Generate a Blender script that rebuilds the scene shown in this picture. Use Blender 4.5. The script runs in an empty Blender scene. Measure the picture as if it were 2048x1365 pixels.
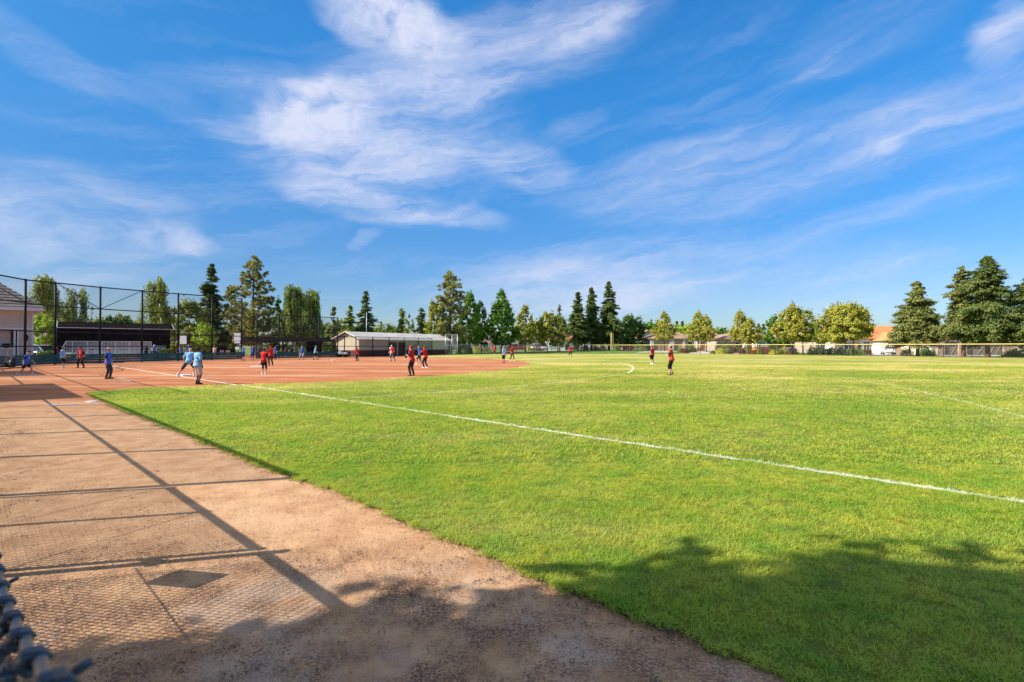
import bpy, bmesh, math, random
import numpy as np
from mathutils import Vector, Matrix
R = math.radians
SC = bpy.context.scene
COL = SC.collection

# ---------------------------------------------------------------- camera, world, sun
H0, FPX, CAMZ = 693.0, 1010.0, 1.55          # horizon row, focal length in photo pixels, eye height
cam_d = bpy.data.cameras.new('camera'); cam = bpy.data.objects.new('camera', cam_d); COL.objects.link(cam)
cam_d.sensor_width = 36.0; cam_d.lens = 36.0*FPX/2048.0
cam_d.clip_start = 0.02; cam_d.clip_end = 3000
cam.location = (0, 0, CAMZ)
cam.rotation_euler = (R(90)+math.atan((H0-682.5)/FPX), 0, 0)
cam_d.dof.use_dof = True; cam_d.dof.focus_distance = 14.0; cam_d.dof.aperture_fstop = 9
SC.camera = cam

SUN_EL = R(37.5)
SH = Vector((math.cos(R(14)), math.sin(R(14)), 0))      # the way shadows fall
TAN = math.tan(SUN_EL)
sun_d = bpy.data.lights.new('sun', 'SUN'); sun_d.energy = 4.2; sun_d.angle = R(0.5); sun_d.color = (1.0, 0.89, 0.74)
sun = bpy.data.objects.new('sun', sun_d); COL.objects.link(sun)
tosun = Vector((-SH.x*math.cos(SUN_EL), -SH.y*math.cos(SUN_EL), math.sin(SUN_EL)))
sun.rotation_euler = tosun.to_track_quat('Z', 'Y').to_euler()
SC.view_settings.view_transform = 'Standard'; SC.view_settings.look = 'None'
SC.view_settings.exposure = 1.02; SC.view_settings.gamma = 1.0; SC.view_settings.use_curve_mapping = False

class NT:
    """small helper for node trees"""
    def __init__(s, tree): s.t = tree; s.n = tree.nodes; s.l = tree.links
    def node(s, typ, **kw):
        n = s.n.new(typ)
        for k, v in kw.items(): setattr(n, k, v)
        return n
    def put(s, sock, v):
        if isinstance(v, bpy.types.NodeSocket): s.l.new(v, sock)
        elif v is not None:
            try: sock.default_value = v
            except Exception: sock.default_value = (*v, 1)
    def m(s, op, a, b=None, c=None, clamp=False):
        n = s.n.new('ShaderNodeMath'); n.operation = op; n.use_clamp = clamp
        s.put(n.inputs[0], a); s.put(n.inputs[1], b)
        if c is not None: s.put(n.inputs[2], c)
        return n.outputs[0]
    def mix(s, f, a, b, blend='MIX'):
        n = s.n.new('ShaderNodeMix'); n.data_type = 'RGBA'; n.blend_type = blend; n.clamp_factor = True
        s.put(n.inputs[0], f); s.put(n.inputs[6], a); s.put(n.inputs[7], b)
        return n.outputs[2]
    def noise(s, vec, scale, detail=3, rough=0.55, dist=0.0, typ='FBM'):
        n = s.n.new('ShaderNodeTexNoise'); s.put(n.inputs['Vector'], vec)
        n.inputs['Scale'].default_value = scale; n.inputs['Detail'].default_value = detail
        n.inputs['Roughness'].default_value = rough; n.inputs['Distortion'].default_value = dist
        return n.outputs[0]
    def ss(s, v, lo, hi, a=0.0, b=1.0):
        n = s.n.new('ShaderNodeMapRange'); n.interpolation_type = 'SMOOTHSTEP'
        s.put(n.inputs[0], v); n.inputs[1].default_value = lo; n.inputs[2].default_value = hi
        n.inputs[3].default_value = a; n.inputs[4].default_value = b
        return n.outputs[0]
    def comb(s, x, y, z=0.0):
        n = s.n.new('ShaderNodeCombineXYZ'); s.put(n.inputs[0], x); s.put(n.inputs[1], y); s.put(n.inputs[2], z); return n.outputs[0]

# world: clear blue daylight sky with thin drifting cirrus (all by direction, like a sky photograph)
w = bpy.data.worlds.new("World"); SC.world = w; w.use_nodes = True
T = NT(w.node_tree); T.n.clear()
out = T.node('ShaderNodeOutputWorld'); bg = T.node('ShaderNodeBackground'); bg.inputs[1].default_value = 0.10
sky = T.node('ShaderNodeTexSky'); sky.sky_type = 'NISHITA'; sky.sun_disc = False
sky.sun_elevation = SUN_EL; sky.sun_rotation = math.atan2(tosun.x, tosun.y); sky.altitude = 100
sky.air_density = 1.0; sky.dust_density = 0.6; sky.ozone_density = 3.0
hsv = T.node('ShaderNodeHueSaturation'); T.put(hsv.inputs['Color'], sky.outputs[0])
hsv.inputs['Saturation'].default_value = 1.3; hsv.inputs['Value'].default_value = 1.0; hsv.inputs['Hue'].default_value = 0.507
tc = T.node('ShaderNodeTexCoord'); sp = T.node('ShaderNodeSeparateXYZ'); T.put(sp.inputs[0], tc.outputs['Generated'])
dx, dy, dz = sp.outputs
az = T.m('MULTIPLY', T.m('ARCTAN2', dx, dy), 57.29578)
el = T.m('MULTIPLY', T.m('ARCSINE', dz), 57.29578)
def dirpx(px, py):
    x, z = (px-1024)/FPX, (H0-py)/FPX
    return math.degrees(math.atan2(x, 1)), math.degrees(math.atan2(z, math.hypot(x, 1)))
# warped coordinates give the wisps
wv = T.comb(T.m('MULTIPLY', az, 0.045), T.m('MULTIPLY', el, 0.11), 3.1)
w1 = T.m('SUBTRACT', T.noise(wv, 1.6, 5, 0.6), 0.5)
wv2 = T.comb(T.m('MULTIPLY', az, 0.05), T.m('MULTIPLY', el, 0.12), 9.7)
w2 = T.m('SUBTRACT', T.noise(wv2, 1.7, 5, 0.6), 0.5)
azw = T.m('ADD', az, T.m('MULTIPLY', w1, 9.0)); elw = T.m('ADD', el, T.m('MULTIPLY', w2, 5.0))
azp = T.m('ADD', az, T.m('MULTIPLY', w1, 5.0)); elp = T.m('ADD', el, T.m('MULTIPLY', w2, 3.5))
# streak noise along a gently tilted direction
ca, sa = math.cos(R(10)), math.sin(R(10))
su = T.m('ADD', T.m('MULTIPLY', azw, ca), T.m('MULTIPLY', elw, sa))
sv = T.m('SUBTRACT', T.m('MULTIPLY', elw, ca), T.m('MULTIPLY', azw, sa))
streak = T.noise(T.comb(T.m('MULTIPLY', su, 0.055), T.m('MULTIPLY', sv, 0.42), 1.3), 1.0, 8, 0.62, 0.3)
puff = T.noise(T.comb(T.m('MULTIPLY', azw, 0.16), T.m('MULTIPLY', elw, 0.22), 6.0), 1.0, 8, 0.6, 0.2)
# patches: photo-like positions as directions: (px, py, half length, half height, tilt up to the right, strength, puffiness)
PATCH = [
 (790, 45, 130, 62, -8, 1.3, .9), (960, 115, 300, 80, 10, .75, .2), (1190, 45, 80, 30, 12, .55, .4),
 (640, 225, 105, 58, 18, 1.5, 1.0), (700, 285, 190, 75, 0, .85, .5), (880, 235, 150, 90, 8, .62, .2),
 (520, 165, 200, 36, 10, .3, .1), (700, 405, 130, 32, -6, .8, .4), (860, 425, 130, 20, -4, .7, .3),
 (1050, 335, 90, 42, -5, .68, .4), (780, 345, 220, 60, 3, .45, .3), (60, 95, 170, 38, -14, .45, .2),
 (330, 200, 150, 24, -12, .22, .2), (130, 430, 220, 85, 0, .55, .6), (20, 450, 110, 70, 0, .55, .5),
 (320, 472, 90, 24, -8, .6, .8), (400, 490, 45, 14, 0, .3, .6), (2010, 60, 70, 50, 20, .8, .8), (1790, 290, 34, 14, 10, .7, .8),
 (1900, 230, 300, 60, 6, .44, .2), (1450, 345, 380, 75, 5, .52, .15), (1740, 60, 200, 60, 10, .26, .2), (1660, 120, 60, 14, 25, .3, .3),
 (1230, 565, 300, 64, 6, .6, .4), (1080, 600, 240, 50, 0, .3, .3), (1700, 450, 300, 26, 10, .26, .1),
 (130, 580, 220, 36, 0, .4, .3), (735, 480, 30, 14, 30, .35, .7), (1600, 560, 500, 60, -3, .36, .1), (1150, 250, 60, 20, 15, .3, .2),
]
tot = None
fine = T.noise(T.comb(T.m('MULTIPLY', az, 0.5), T.m('MULTIPLY', el, 0.8), 2.0), 1.0, 6, 0.65, 0.6)
for (px, py, hl, hh, tilt, st, pf) in PATCH:
    a0, e0 = dirpx(px, py); a1, _ = dirpx(px+hl, py); _, e1 = dirpx(px, py-hh)
    la, le = abs(a1-a0)*1.15, abs(e1-e0)*1.25
    c_, s_ = math.cos(R(tilt)), math.sin(R(tilt))
    u = T.m('SUBTRACT', azp, a0); v = T.m('SUBTRACT', elp, e0)
    uu = T.m('MULTIPLY_ADD', v, s_/la, T.m('MULTIPLY', u, c_/la))
    vv = T.m('MULTIPLY_ADD', v, c_/le, T.m('MULTIPLY', u, -s_/le))
    d2 = T.m('MULTIPLY_ADD', uu, uu, T.m('MULTIPLY', vv, vv))
    g = T.ss(d2, 0.0, 1.5, st, 0.0)
    n = T.m('MULTIPLY_ADD', T.m('SUBTRACT', puff, streak), pf, streak)
    g = T.m('MULTIPLY', g, T.ss(n, (0.33 - .12*pf) if pf > .25 else .20, 0.70 if pf > .25 else .80))
    tot = g if tot is None else T.m('ADD', tot, T.m('MULTIPLY', g, T.m('SUBTRACT', 1.0, T.m('MINIMUM', tot, 1.0))))
veil = T.m('MULTIPLY', T.ss(streak, 0.45, 0.8), T.ss(el, 2, 30, .25, .12))
tot = T.m('ADD', tot, veil)
tot = T.m('MULTIPLY', tot, T.m('MULTIPLY_ADD', fine, 0.45, 0.78))
over = T.ss(el, 38, 60, 0.0, 1.0)          # broken white cloud added above the view to brighten and neutralise the shade
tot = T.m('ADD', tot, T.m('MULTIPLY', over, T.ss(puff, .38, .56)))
tot = T.m('MINIMUM', T.m('MULTIPLY', tot, .92), 0.92)
el_t = T.ss(el, 1, 31)
grade = T.mix(el_t, (.50, .57, .71, 1), (.62, 1.16, 1.14, 1))
azg = T.ss(az, -50, 0, .74, 1.0); grade = T.mix(1.0, grade, T.comb(azg, azg, azg), 'MULTIPLY')
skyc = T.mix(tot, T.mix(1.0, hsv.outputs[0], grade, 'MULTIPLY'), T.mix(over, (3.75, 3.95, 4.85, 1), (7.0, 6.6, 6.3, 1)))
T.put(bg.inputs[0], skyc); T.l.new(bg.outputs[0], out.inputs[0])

# ---------------------------------------------------------------- pixel <-> place
def D_of(py): return CAMZ*FPX/(py-H0)
def G(px, py, z=0.0):
    d = (CAMZ-z)*FPX/(py-H0); return ((px-1024)/FPX*d, d)
def X_at(px, d): return (px-1024)/FPX*d
def Z_at(py, d): return CAMZ + (H0-py)/FPX*d

# ---------------------------------------------------------------- materials
MATS = {}
def mat(name, col, rough=0.7, var=0.12, scale=3.0, bump=0.0, bscale=40.0, spec=0.3, metal=0.0, island=0.0, transl=0.0, hue=None):
    if name in MATS: return MATS[name]
    m_ = bpy.data.materials.new(name); m_.use_nodes = True; N = NT(m_.node_tree)
    b = N.n['Principled BSDF']; b.inputs['Roughness'].default_value = rough
    b.inputs['Specular IOR Level'].default_value = spec; b.inputs['Metallic'].default_value = metal
    g = N.node('ShaderNodeNewGeometry')
    c = (*col, 1)
    if var > 0:
        nz = N.noise(g.outputs['Position'], scale, 4, 0.6)
        lo = tuple(x*(1-var*1.6) for x in col); hi = tuple(min(1, x*(1+var*1.6)) for x in col)
        if hue: hi = tuple(x for x in hue)
        c = N.mix(N.ss(nz, 0.3, 0.7), (*lo, 1), (*hi, 1))
    if island > 0:
        k = N.m('MULTIPLY_ADD', g.outputs['Random Per Island'], island*2, 1-island)
        kk = N.comb(k, k, N.m('MULTIPLY', k, 1.0)); c = N.mix(1.0, c, kk, 'MULTIPLY')
    N.put(b.inputs['Base Color'], c)
    if bump > 0:
        bn = N.node('ShaderNodeBump'); bn.inputs['Strength'].default_value = bump; bn.inputs['Distance'].default_value = 0.02
        N.put(bn.inputs['Height'], N.noise(g.outputs['Position'], bscale, 4, 0.6)); N.l.new(bn.outputs[0], b.inputs['Normal'])
    if transl > 0:
        tr = N.node('ShaderNodeBsdfTranslucent'); N.put(tr.inputs[0], N.mix(0.5, c, (*[min(1, x*1.5) for x in (col[0]*1.1, col[1]*1.25, col[2]*.5)], 1)))
        mx = N.node('ShaderNodeMixShader'); mx.inputs[0].default_value = transl
        N.l.new(b.outputs[0], mx.inputs[1]); N.l.new(tr.outputs[0], mx.inputs[2]); N.l.new(mx.outputs[0], N.n['Material Output'].inputs[0])
    MATS[name] = m_
    return m_

# ---------------------------------------------------------------- mesh building
class MB:
    def __init__(s): s.v = []; s.f = []
    def quad(s, a, b, c, d):
        n = len(s.v); s.v += [tuple(a), tuple(b), tuple(c), tuple(d)]; s.f.append((n, n+1, n+2, n+3)); return s
    def box(s, c, size, rz=0.0, tilt=None):
        n = len(s.v); hx, hy, hz = size[0]/2, size[1]/2, size[2]/2
        M = Matrix.Rotation(rz, 3, 'Z')
        if tilt is not None: M = M @ Matrix.Rotation(tilt[1], 3, tilt[0])
        for x, y, z in ((-1,-1,-1),(1,-1,-1),(1,1,-1),(-1,1,-1),(-1,-1,1),(1,-1,1),(1,1,1),(-1,1,1)):
            p = M @ Vector((x*hx, y*hy, z*hz)); s.v.append((p.x+c[0], p.y+c[1], p.z+c[2]))
        for q in ((0,3,2,1),(4,5,6,7),(0,1,5,4),(1,2,6,5),(2,3,7,6),(3,0,4,7)): s.f.append(tuple(n+i for i in q))
        return s
    def tube(s, pts, rad, n=8, caps=True):
        pts = [Vector(p) for p in pts]
        if not hasattr(rad, '__len__'): rad = [rad]*len(pts)
        base = len(s.v); prev = None
        for i, p in enumerate(pts):
            d = (pts[min(i+1, len(pts)-1)] - pts[max(i-1, 0)]).normalized()
            if prev is None:
                a = Vector((0,0,1)) if abs(d.z) < .9 else Vector((1,0,0))
                u = d.cross(a).normalized()
            else: u = (prev - d*prev.dot(d)).normalized()
            prev = u; v = d.cross(u)
            for k in range(n):
                t = 2*math.pi*k/n; q = p + (u*math.cos(t)+v*math.sin(t))*rad[i]; s.v.append(tuple(q))
        for i in range(len(pts)-1):
            for k in range(n):
                a = base+i*n+k; b = base+i*n+(k+1) % n; s.f.append((a, b, b+n, a+n))
        if caps:
            s.f.append(tuple(base+k for k in reversed(range(n)))); s.f.append(tuple(base+(len(pts)-1)*n+k for k in range(n)))
        return s
    def ball(s, c, r, nu=12, nv=8, M=None):
        if not hasattr(r, '__len__'): r = (r, r, r)
        base = len(s.v); c = Vector(c)
        def P(x, y, z):
            q = Vector((x*r[0], y*r[1], z*r[2]))
            if M is not None: q = M @ q
            s.v.append(tuple(q+c))
        P(0, 0, 1)
        for i in range(1, nv):
            t = math.pi*i/nv
            for k in range(nu): P(math.sin(t)*math.cos(2*math.pi*k/nu), math.sin(t)*math.sin(2*math.pi*k/nu), math.cos(t))
        P(0, 0, -1)
        for k in range(nu): s.f.append((base, base+1+k, base+1+(k+1) % nu))
        for i in range(nv-2):
            for k in range(nu):
                a = base+1+i*nu+k; b = base+1+i*nu+(k+1) % nu; s.f.append((a, a+nu, b+nu, b))
        L = base+1+(nv-1)*nu
        for k in range(nu): s.f.append((L, L-nu+(k+1) % nu, L-nu+k))
        return s
    def cap(s, a, b, ra, rb, n=10):
        """round-ended limb"""
        a, b = Vector(a), Vector(b); s.tube([a, b], [ra, rb], n); s.ball(a, ra, n, 6); s.ball(b, rb, n, 6); return s
    def prism(s, poly, z0, z1):
        n = len(s.v); k = len(poly)
        for z in (z0, z1):
            for p in poly: s.v.append((p[0], p[1], z))
        s.f.append(tuple(n+i for i in reversed(range(k)))); s.f.append(tuple(n+k+i for i in range(k)))
        for i in range(k): s.f.append((n+i, n+(i+1) % k, n+k+(i+1) % k, n+k+i))
        return s
    def loft(s, rings, close=True):
        n = len(s.v); k = len(rings[0])
        for r_ in rings: s.v += [tuple(p) for p in r_]
        for i in range(len(rings)-1):
            for j in range(k):
                a = n+i*k+j; b = n+i*k+(j+1) % k; s.f.append((a, b, b+k, a+k))
        if close:
            s.f.append(tuple(n+i for i in reversed(range(k)))); s.f.append(tuple(n+(len(rings)-1)*k+i for i in range(k)))
        return s
    def build(s, name, material, parent=None, smooth=False, bevel=0.0, label=None):
        me = bpy.data.meshes.new(name); me.from_pydata(s.v, [], s.f); me.update()
        if material: me.materials.append(material)
        if smooth: me.polygons.foreach_set('use_smooth', [True]*len(me.polygons))
        o = bpy.data.objects.new(name, me); COL.objects.link(o)
        if parent is not None: o.parent = parent
        if label: o['label'] = label
        if bevel > 0:
            b = o.modifiers.new('bevel', 'BEVEL'); b.width = bevel; b.segments = 2; b.limit_method = 'ANGLE'
        return o

def npmesh(name, V, F, material, parent=None, smooth=False):
    """V (n,3), F (m,k) arrays"""
    me = bpy.data.meshes.new(name); k = F.shape[1]
    me.vertices.add(len(V)); me.vertices.foreach_set('co', np.ascontiguousarray(V, dtype=np.float32).ravel())
    me.loops.add(F.size); me.loops.foreach_set('vertex_index', F.astype(np.int32).ravel())
    me.polygons.add(len(F)); me.polygons.foreach_set('loop_start', np.arange(0, F.size, k, dtype=np.int32))
    me.polygons.foreach_set('loop_total', np.full(len(F), k, dtype=np.int32))
    if smooth: me.polygons.foreach_set('use_smooth', np.ones(len(F), dtype=bool))
    me.update(calc_edges=True); me.validate()
    if material: me.materials.append(material)
    o = bpy.data.objects.new(name, me); COL.objects.link(o)
    if parent is not None: o.parent = parent
    return o

def segs(P0, P1, r, k=3):
    """many thin prisms at once -> V, F"""
    P0 = np.asarray(P0, float); P1 = np.asarray(P1, float); d = P1-P0; L = np.linalg.norm(d, axis=1, keepdims=True); d = d/np.maximum(L, 1e-9)
    a = np.where(np.abs(d[:, 2:3]) < .9, np.array([[0, 0, 1.]]), np.array([[1., 0, 0]]))
    u = np.cross(d, a); u /= np.linalg.norm(u, axis=1, keepdims=True); v = np.cross(d, u)
    n = len(P0); V = np.zeros((n, 2*k, 3)); r = np.broadcast_to(np.asarray(r, float).reshape(-1, 1), (n, 1))
    for i in range(k):
        t = 2*math.pi*i/k; off = (u*math.cos(t)+v*math.sin(t))*r
        V[:, i] = P0+off; V[:, k+i] = P1+off
    b = (np.arange(n)*2*k)[:, None]
    F = np.stack([np.concatenate([b+i, b+(i+1) % k, b+k+(i+1) % k, b+k+i], 1) for i in range(k)], 1).reshape(-1, 4)
    return V.reshape(-1, 3), F

def tag(o, label=None, cat=None, group=None, kind=None):
    if label: o['label'] = label
    if cat: o['category'] = cat
    if group: o['group'] = group
    if kind: o['kind'] = kind
    return o
def thing(name, label, cat, loc=(0, 0, 0), rz=0.0, group=None):
    o = bpy.data.objects.new(name, None); COL.objects.link(o); o.location = loc; o.rotation_euler = (0, 0, rz)
    o.empty_display_size = 0.3
    return tag(o, label, cat, group)
# ---------------------------------------------------------------- the field: places measured off the photo
HOME = np.array((-30.75, 39.1)); FL = np.array((5.0, 4.94))-HOME; FL /= np.linalg.norm(FL)   # near foul line direction
FLN = np.array((-FL[1], FL[0]))
def circle3(a, b, c):
    A = np.array([[2*(b[0]-a[0]), 2*(b[1]-a[1])], [2*(c[0]-a[0]), 2*(c[1]-a[1])]])
    B = np.array([b[0]**2+b[1]**2-a[0]**2-a[1]**2, c[0]**2+c[1]**2-a[0]**2-a[1]**2])
    o = np.linalg.solve(A, B); return o, float(np.hypot(*(o-np.array(a))))
ARC1 = circle3(G(900, 785), G(1190, 758), G(1268, 738))
ARC1b = circle3(G(1254, 748), G(1266, 737), G(1235, 726))
ARC2 = circle3(G(1680, 755), G(1860, 790), G(2048, 838))

def paint_mask(N, pos):
    s = N.node('ShaderNodeSeparateXYZ'); N.put(s.inputs[0], pos); x, y = s.outputs[0], s.outputs[1]
    rag = N.m('MULTIPLY', N.m('SUBTRACT', N.noise(pos, 22, 3, .7), .5), .04)
    d = N.m('ABSOLUTE', N.m('ADD', N.m('MULTIPLY_ADD', x, float(FLN[0]), N.m('MULTIPLY_ADD', y, float(FLN[1]), -float(FLN @ HOME))), rag))
    line = N.m('LESS_THAN', d, 0.048)
    def arc(A, w, cond=None):
        (cx, cy), r = A
        dd = N.m('SQRT', N.m('ADD', N.m('POWER', N.m('SUBTRACT', x, float(cx)), 2.0), N.m('POWER', N.m('SUBTRACT', y, float(cy)), 2.0)))
        k = N.m('LESS_THAN', N.m('ABSOLUTE', N.m('ADD', N.m('SUBTRACT', dd, r), rag)), w)
        return N.m('MULTIPLY', k, cond) if cond is not None else k
    y28 = N.m('GREATER_THAN', y, 28.5); nb = N.m('SUBTRACT', 1.0, y28)
    x45 = N.m('GREATER_THAN', x, -5.0)
    a1 = arc(ARC1, .042, N.m('MULTIPLY', nb, x45))
    a1b = arc(ARC1b, .065, N.m('MULTIPLY', N.m('MULTIPLY', y28, N.m('LESS_THAN', y, 48.0)), x45))
    a2 = arc(ARC2, .042, N.m('MULTIPLY', N.m('GREATER_THAN', x, 8.0), N.m('LESS_THAN', y, 27.0)))
    # worn gaps
    wear = N.m('MULTIPLY_ADD', N.ss(N.noise(pos, 1.3, 4, .6), .35, .6), .5, .5)
    strong = N.m('MULTIPLY', N.m('GREATER_THAN', y, -5.0), line)
    allm = N.m('MAXIMUM', strong, N.m('MAXIMUM', N.m('MULTIPLY', a1, .6), N.m('MAXIMUM', N.m('MULTIPLY', a1b, .9), N.m('MULTIPLY', a2, .55))))
    return N.m('MULTIPLY', allm, wear)

def grass_colour(N, pos, tex=1.0):
    big = N.noise(pos, 0.13, 4, .6); mp = N.node('ShaderNodeMapping'); N.put(mp.inputs[0], pos); mp.inputs['Scale'].default_value = (.25, 1.0, 1)
    mp.inputs['Rotation'].default_value = (0, 0, R(-8))
    band = N.noise(mp.outputs[0], 0.34, 4, .62); small = N.noise(pos, 2.2, 4, .65); tiny = N.noise(pos, 19, 3, .7)
    s = N.node('ShaderNodeSeparateXYZ'); N.put(s.inputs[0], pos)
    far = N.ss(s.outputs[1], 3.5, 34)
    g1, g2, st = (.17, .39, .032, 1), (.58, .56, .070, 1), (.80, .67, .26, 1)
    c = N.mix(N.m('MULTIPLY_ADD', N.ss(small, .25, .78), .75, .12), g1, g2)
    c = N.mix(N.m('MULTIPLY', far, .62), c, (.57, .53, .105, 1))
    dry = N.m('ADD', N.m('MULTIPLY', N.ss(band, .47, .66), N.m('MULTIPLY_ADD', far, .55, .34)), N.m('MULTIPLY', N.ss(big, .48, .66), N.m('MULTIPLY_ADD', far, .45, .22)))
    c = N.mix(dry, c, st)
    lush = N.m('MULTIPLY', N.ss(big, .52, .3), .5)
    c = N.mix(lush, c, (.14, .34, .020, 1))
    c = N.mix(N.m('MULTIPLY', N.ss(tiny, .55, .75), .32), c, st)
    return c

def grass_material(name, blades):
    m_ = bpy.data.materials.new(name); m_.use_nodes = True; N = NT(m_.node_tree); b = N.n['Principled BSDF']
    g = N.node('ShaderNodeNewGeometry'); pos = g.outputs['Position']
    c = grass_colour(N, pos)
    if blades:
        rnd = g.outputs['Random Per Island']
        c = N.mix(N.m('MULTIPLY', N.ss(rnd, .62, 1.0), .6), c, (.42, .40, .14, 1))
        k = N.m('MULTIPLY_ADD', N.noise(N.comb(rnd, rnd, rnd), 37.0, 1), 1.0, .55); c = N.mix(1.0, c, N.comb(k, k, k), 'MULTIPLY')
    else:
        t = N.noise(pos, 60, 3, .75); k = N.m('MULTIPLY_ADD', t, .9, .42)
        c = N.mix(1.0, c, N.comb(k, k, k), 'MULTIPLY')
        bn = N.node('ShaderNodeBump'); bn.inputs['Strength'].default_value = 1.0; bn.inputs['Distance'].default_value = 0.06
        N.put(bn.inputs['Height'], N.noise(pos, 24, 5, .75)); N.l.new(bn.outputs[0], b.inputs['Normal'])
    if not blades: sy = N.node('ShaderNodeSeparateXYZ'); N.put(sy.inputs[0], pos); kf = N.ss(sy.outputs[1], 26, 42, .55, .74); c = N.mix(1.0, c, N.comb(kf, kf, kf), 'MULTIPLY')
    c = N.mix(paint_mask(N, pos), c, (.80, .80, .76, 1))
    N.put(b.inputs['Base Color'], c); b.inputs['Roughness'].default_value = .62 if blades else .85; b.inputs['Specular IOR Level'].default_value = .22 if blades else .1
    if blades:
        tr = N.node('ShaderNodeBsdfTranslucent'); N.put(tr.inputs[0], N.mix(1.0, c, (1.15, 1.25, .6, 1), 'MULTIPLY'))
        mx = N.node('ShaderNodeMixShader'); mx.inputs[0].default_value = .45
        N.l.new(b.outputs[0], mx.inputs[1]); N.l.new(tr.outputs[0], mx.inputs[2]); N.l.new(mx.outputs[0], N.n['Material Output'].inputs[0])
    return m_
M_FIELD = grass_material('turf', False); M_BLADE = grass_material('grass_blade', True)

def dirt_material():
    m_ = bpy.data.materials.new('infield_clay'); m_.use_nodes = True; N = NT(m_.node_tree); b = N.n['Principled BSDF']
    g = N.node('ShaderNodeNewGeometry'); pos = g.outputs['Position']
    s = N.node('ShaderNodeSeparateXYZ'); N.put(s.inputs[0], pos); y = s.outputs[1]
    big = N.noise(pos, .55, 5, .6); mid = N.noise(pos, 3.2, 5, .65); small = N.noise(pos, 26, 4, .7); tiny = N.noise(pos, 130, 3, .7)
    tan_ = N.mix(N.ss(mid, .3, .7), (.38, .215, .115, 1), (.52, .325, .185, 1))
    tan_ = N.mix(N.m('MULTIPLY', N.ss(big, .5, .72), .5), tan_, (.60, .42, .27, 1))
    # thatch and leaf litter ground into the surface close to the fence
    fine = N.noise(pos, 55, 5, .78); grit = N.noise(pos, 210, 3, .8)
    lit = N.m('MULTIPLY', N.ss(N.noise(pos, 1.7, 6, .72), .38, .58), N.ss(fine, .42, .56))
    near = N.ss(y, 4.4, 3.1)
    left = N.m('MULTIPLY', N.ss(N.m('ADD', s.outputs[0], y), 1.2, -.6), N.ss(y, 13, 7))
    lit = N.m('MULTIPLY', lit, N.m('MAXIMUM', near, N.m('MULTIPLY', left, .5)))
    tan_ = N.mix(N.m('MULTIPLY', lit, .92), tan_, (.085, .055, .050, 1))
    tan_ = N.mix(N.m('MULTIPLY', N.ss(fine, .58, .68), .35), tan_, (.62, .46, .32, 1))
    tan_ = N.mix(N.m('MULTIPLY', N.ss(grit, .60, .68), .5), tan_, (.22, .13, .085, 1))
    # paler patches in the clay nearest the camera
    pale = N.m('MULTIPLY', N.ss(N.noise(pos, 1.1, 4, .6), .5, .62), N.ss(y, 4.0, 3.0)); tan_ = N.mix(N.m('MULTIPLY', pale, .55), tan_, (.46, .35, .265, 1))
    red = N.mix(N.ss(N.noise(pos, .8, 4, .6), .3, .7), (.33, .118, .050, 1), (.42, .165, .075, 1))
    mp = N.node('ShaderNodeMapping'); N.put(mp.inputs[0], pos); mp.inputs['Scale'].default_value = (.12, 1.0, 1)
    red = N.mix(N.m('MULTIPLY', N.ss(N.noise(mp.outputs[0], .5, 5, .65), .46, .64), .65), red, (.58, .34, .20, 1))
    red = N.mix(N.m('MULTIPLY', N.ss(N.noise(mp.outputs[0], 1.3, 5, .65), .48, .66), .5), red, (.24, .085, .04, 1))
    t = N.ss(N.m('ADD', y, N.m('MULTIPLY', big, 3.0)), 11.0, 19.0)
    c = N.mix(t, tan_, red)
    k = N.m('ADD', N.m('MULTIPLY', small, .35), N.m('ADD', N.m('MULTIPLY', grit, .6), N.m('MULTIPLY_ADD', tiny, .7, .20))); c = N.mix(1.0, c, N.comb(k, k, k), 'MULTIPLY')
    N.put(b.inputs['Base Color'], c); b.inputs['Roughness'].default_value = .95; b.inputs['Specular IOR Level'].default_value = .08
    h = N.m('ADD', N.m('MULTIPLY', small, .55), N.m('ADD', N.m('MULTIPLY', tiny, .25), N.m('MULTIPLY', mid, 1.2)))
    bn = N.node('ShaderNodeBump'); bn.inputs['Strength'].default_value = 0.9; bn.inputs['Distance'].default_value = 0.022
    N.put(bn.inputs['Height'], h); N.l.new(bn.outputs[0], b.inputs['Normal'])
    return m_
M_DIRT = dirt_material()

# terrain under everything (park lawn to the horizon)
M_LAWN = mat('park_lawn', (.10, .15, .03), .9, .2, .2, .5, 8)
b = MB(); b.quad((-900, -300, -.012), (900, -300, -.012), (900, 1500, -.012), (-900, 1500, -.012))
tag(b.build('ground', M_LAWN), kind='structure')
# clay: warning strip near the fence and the infield, one sheet with gentle relief
def sheet(name, x0, x1, y0, y1, n, m, material, amp, zb=0.0):
    X, Y = np.meshgrid(np.linspace(x0, x1, n), np.linspace(y0, y1, m)); rng = np.random.default_rng(5)
    Z = np.zeros_like(X)
    for k in range(18):
        f = rng.uniform(.6, 5.0); a = rng.uniform(0, 6.28); Z += np.sin(X*f*math.cos(a)+Y*f*math.sin(a)+rng.uniform(0, 6))*amp/f/4
    V = np.stack([X, Y, Z+zb], -1).reshape(-1, 3); i = np.arange(n*m).reshape(m, n)
    F = np.stack([i[:-1, :-1], i[:-1, 1:], i[1:, 1:], i[1:, :-1]], -1).reshape(-1, 4)
    return npmesh(name, V, F, material, None, True)
tag(sheet('infield_dirt', -24, 14, -10, 14, 380, 240, M_DIRT, .008, 0.0), kind='structure')
b = MB(); b.quad((-70, 14, 0), (60, 14, 0), (60, 86, 0), (-70, 86, 0)); b.quad((-70, -10, 0), (-24, -10, 0), (-24, 14, 0), (-70, 14, 0))
tag(b.build('infield_clay', M_DIRT), kind='structure')

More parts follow.
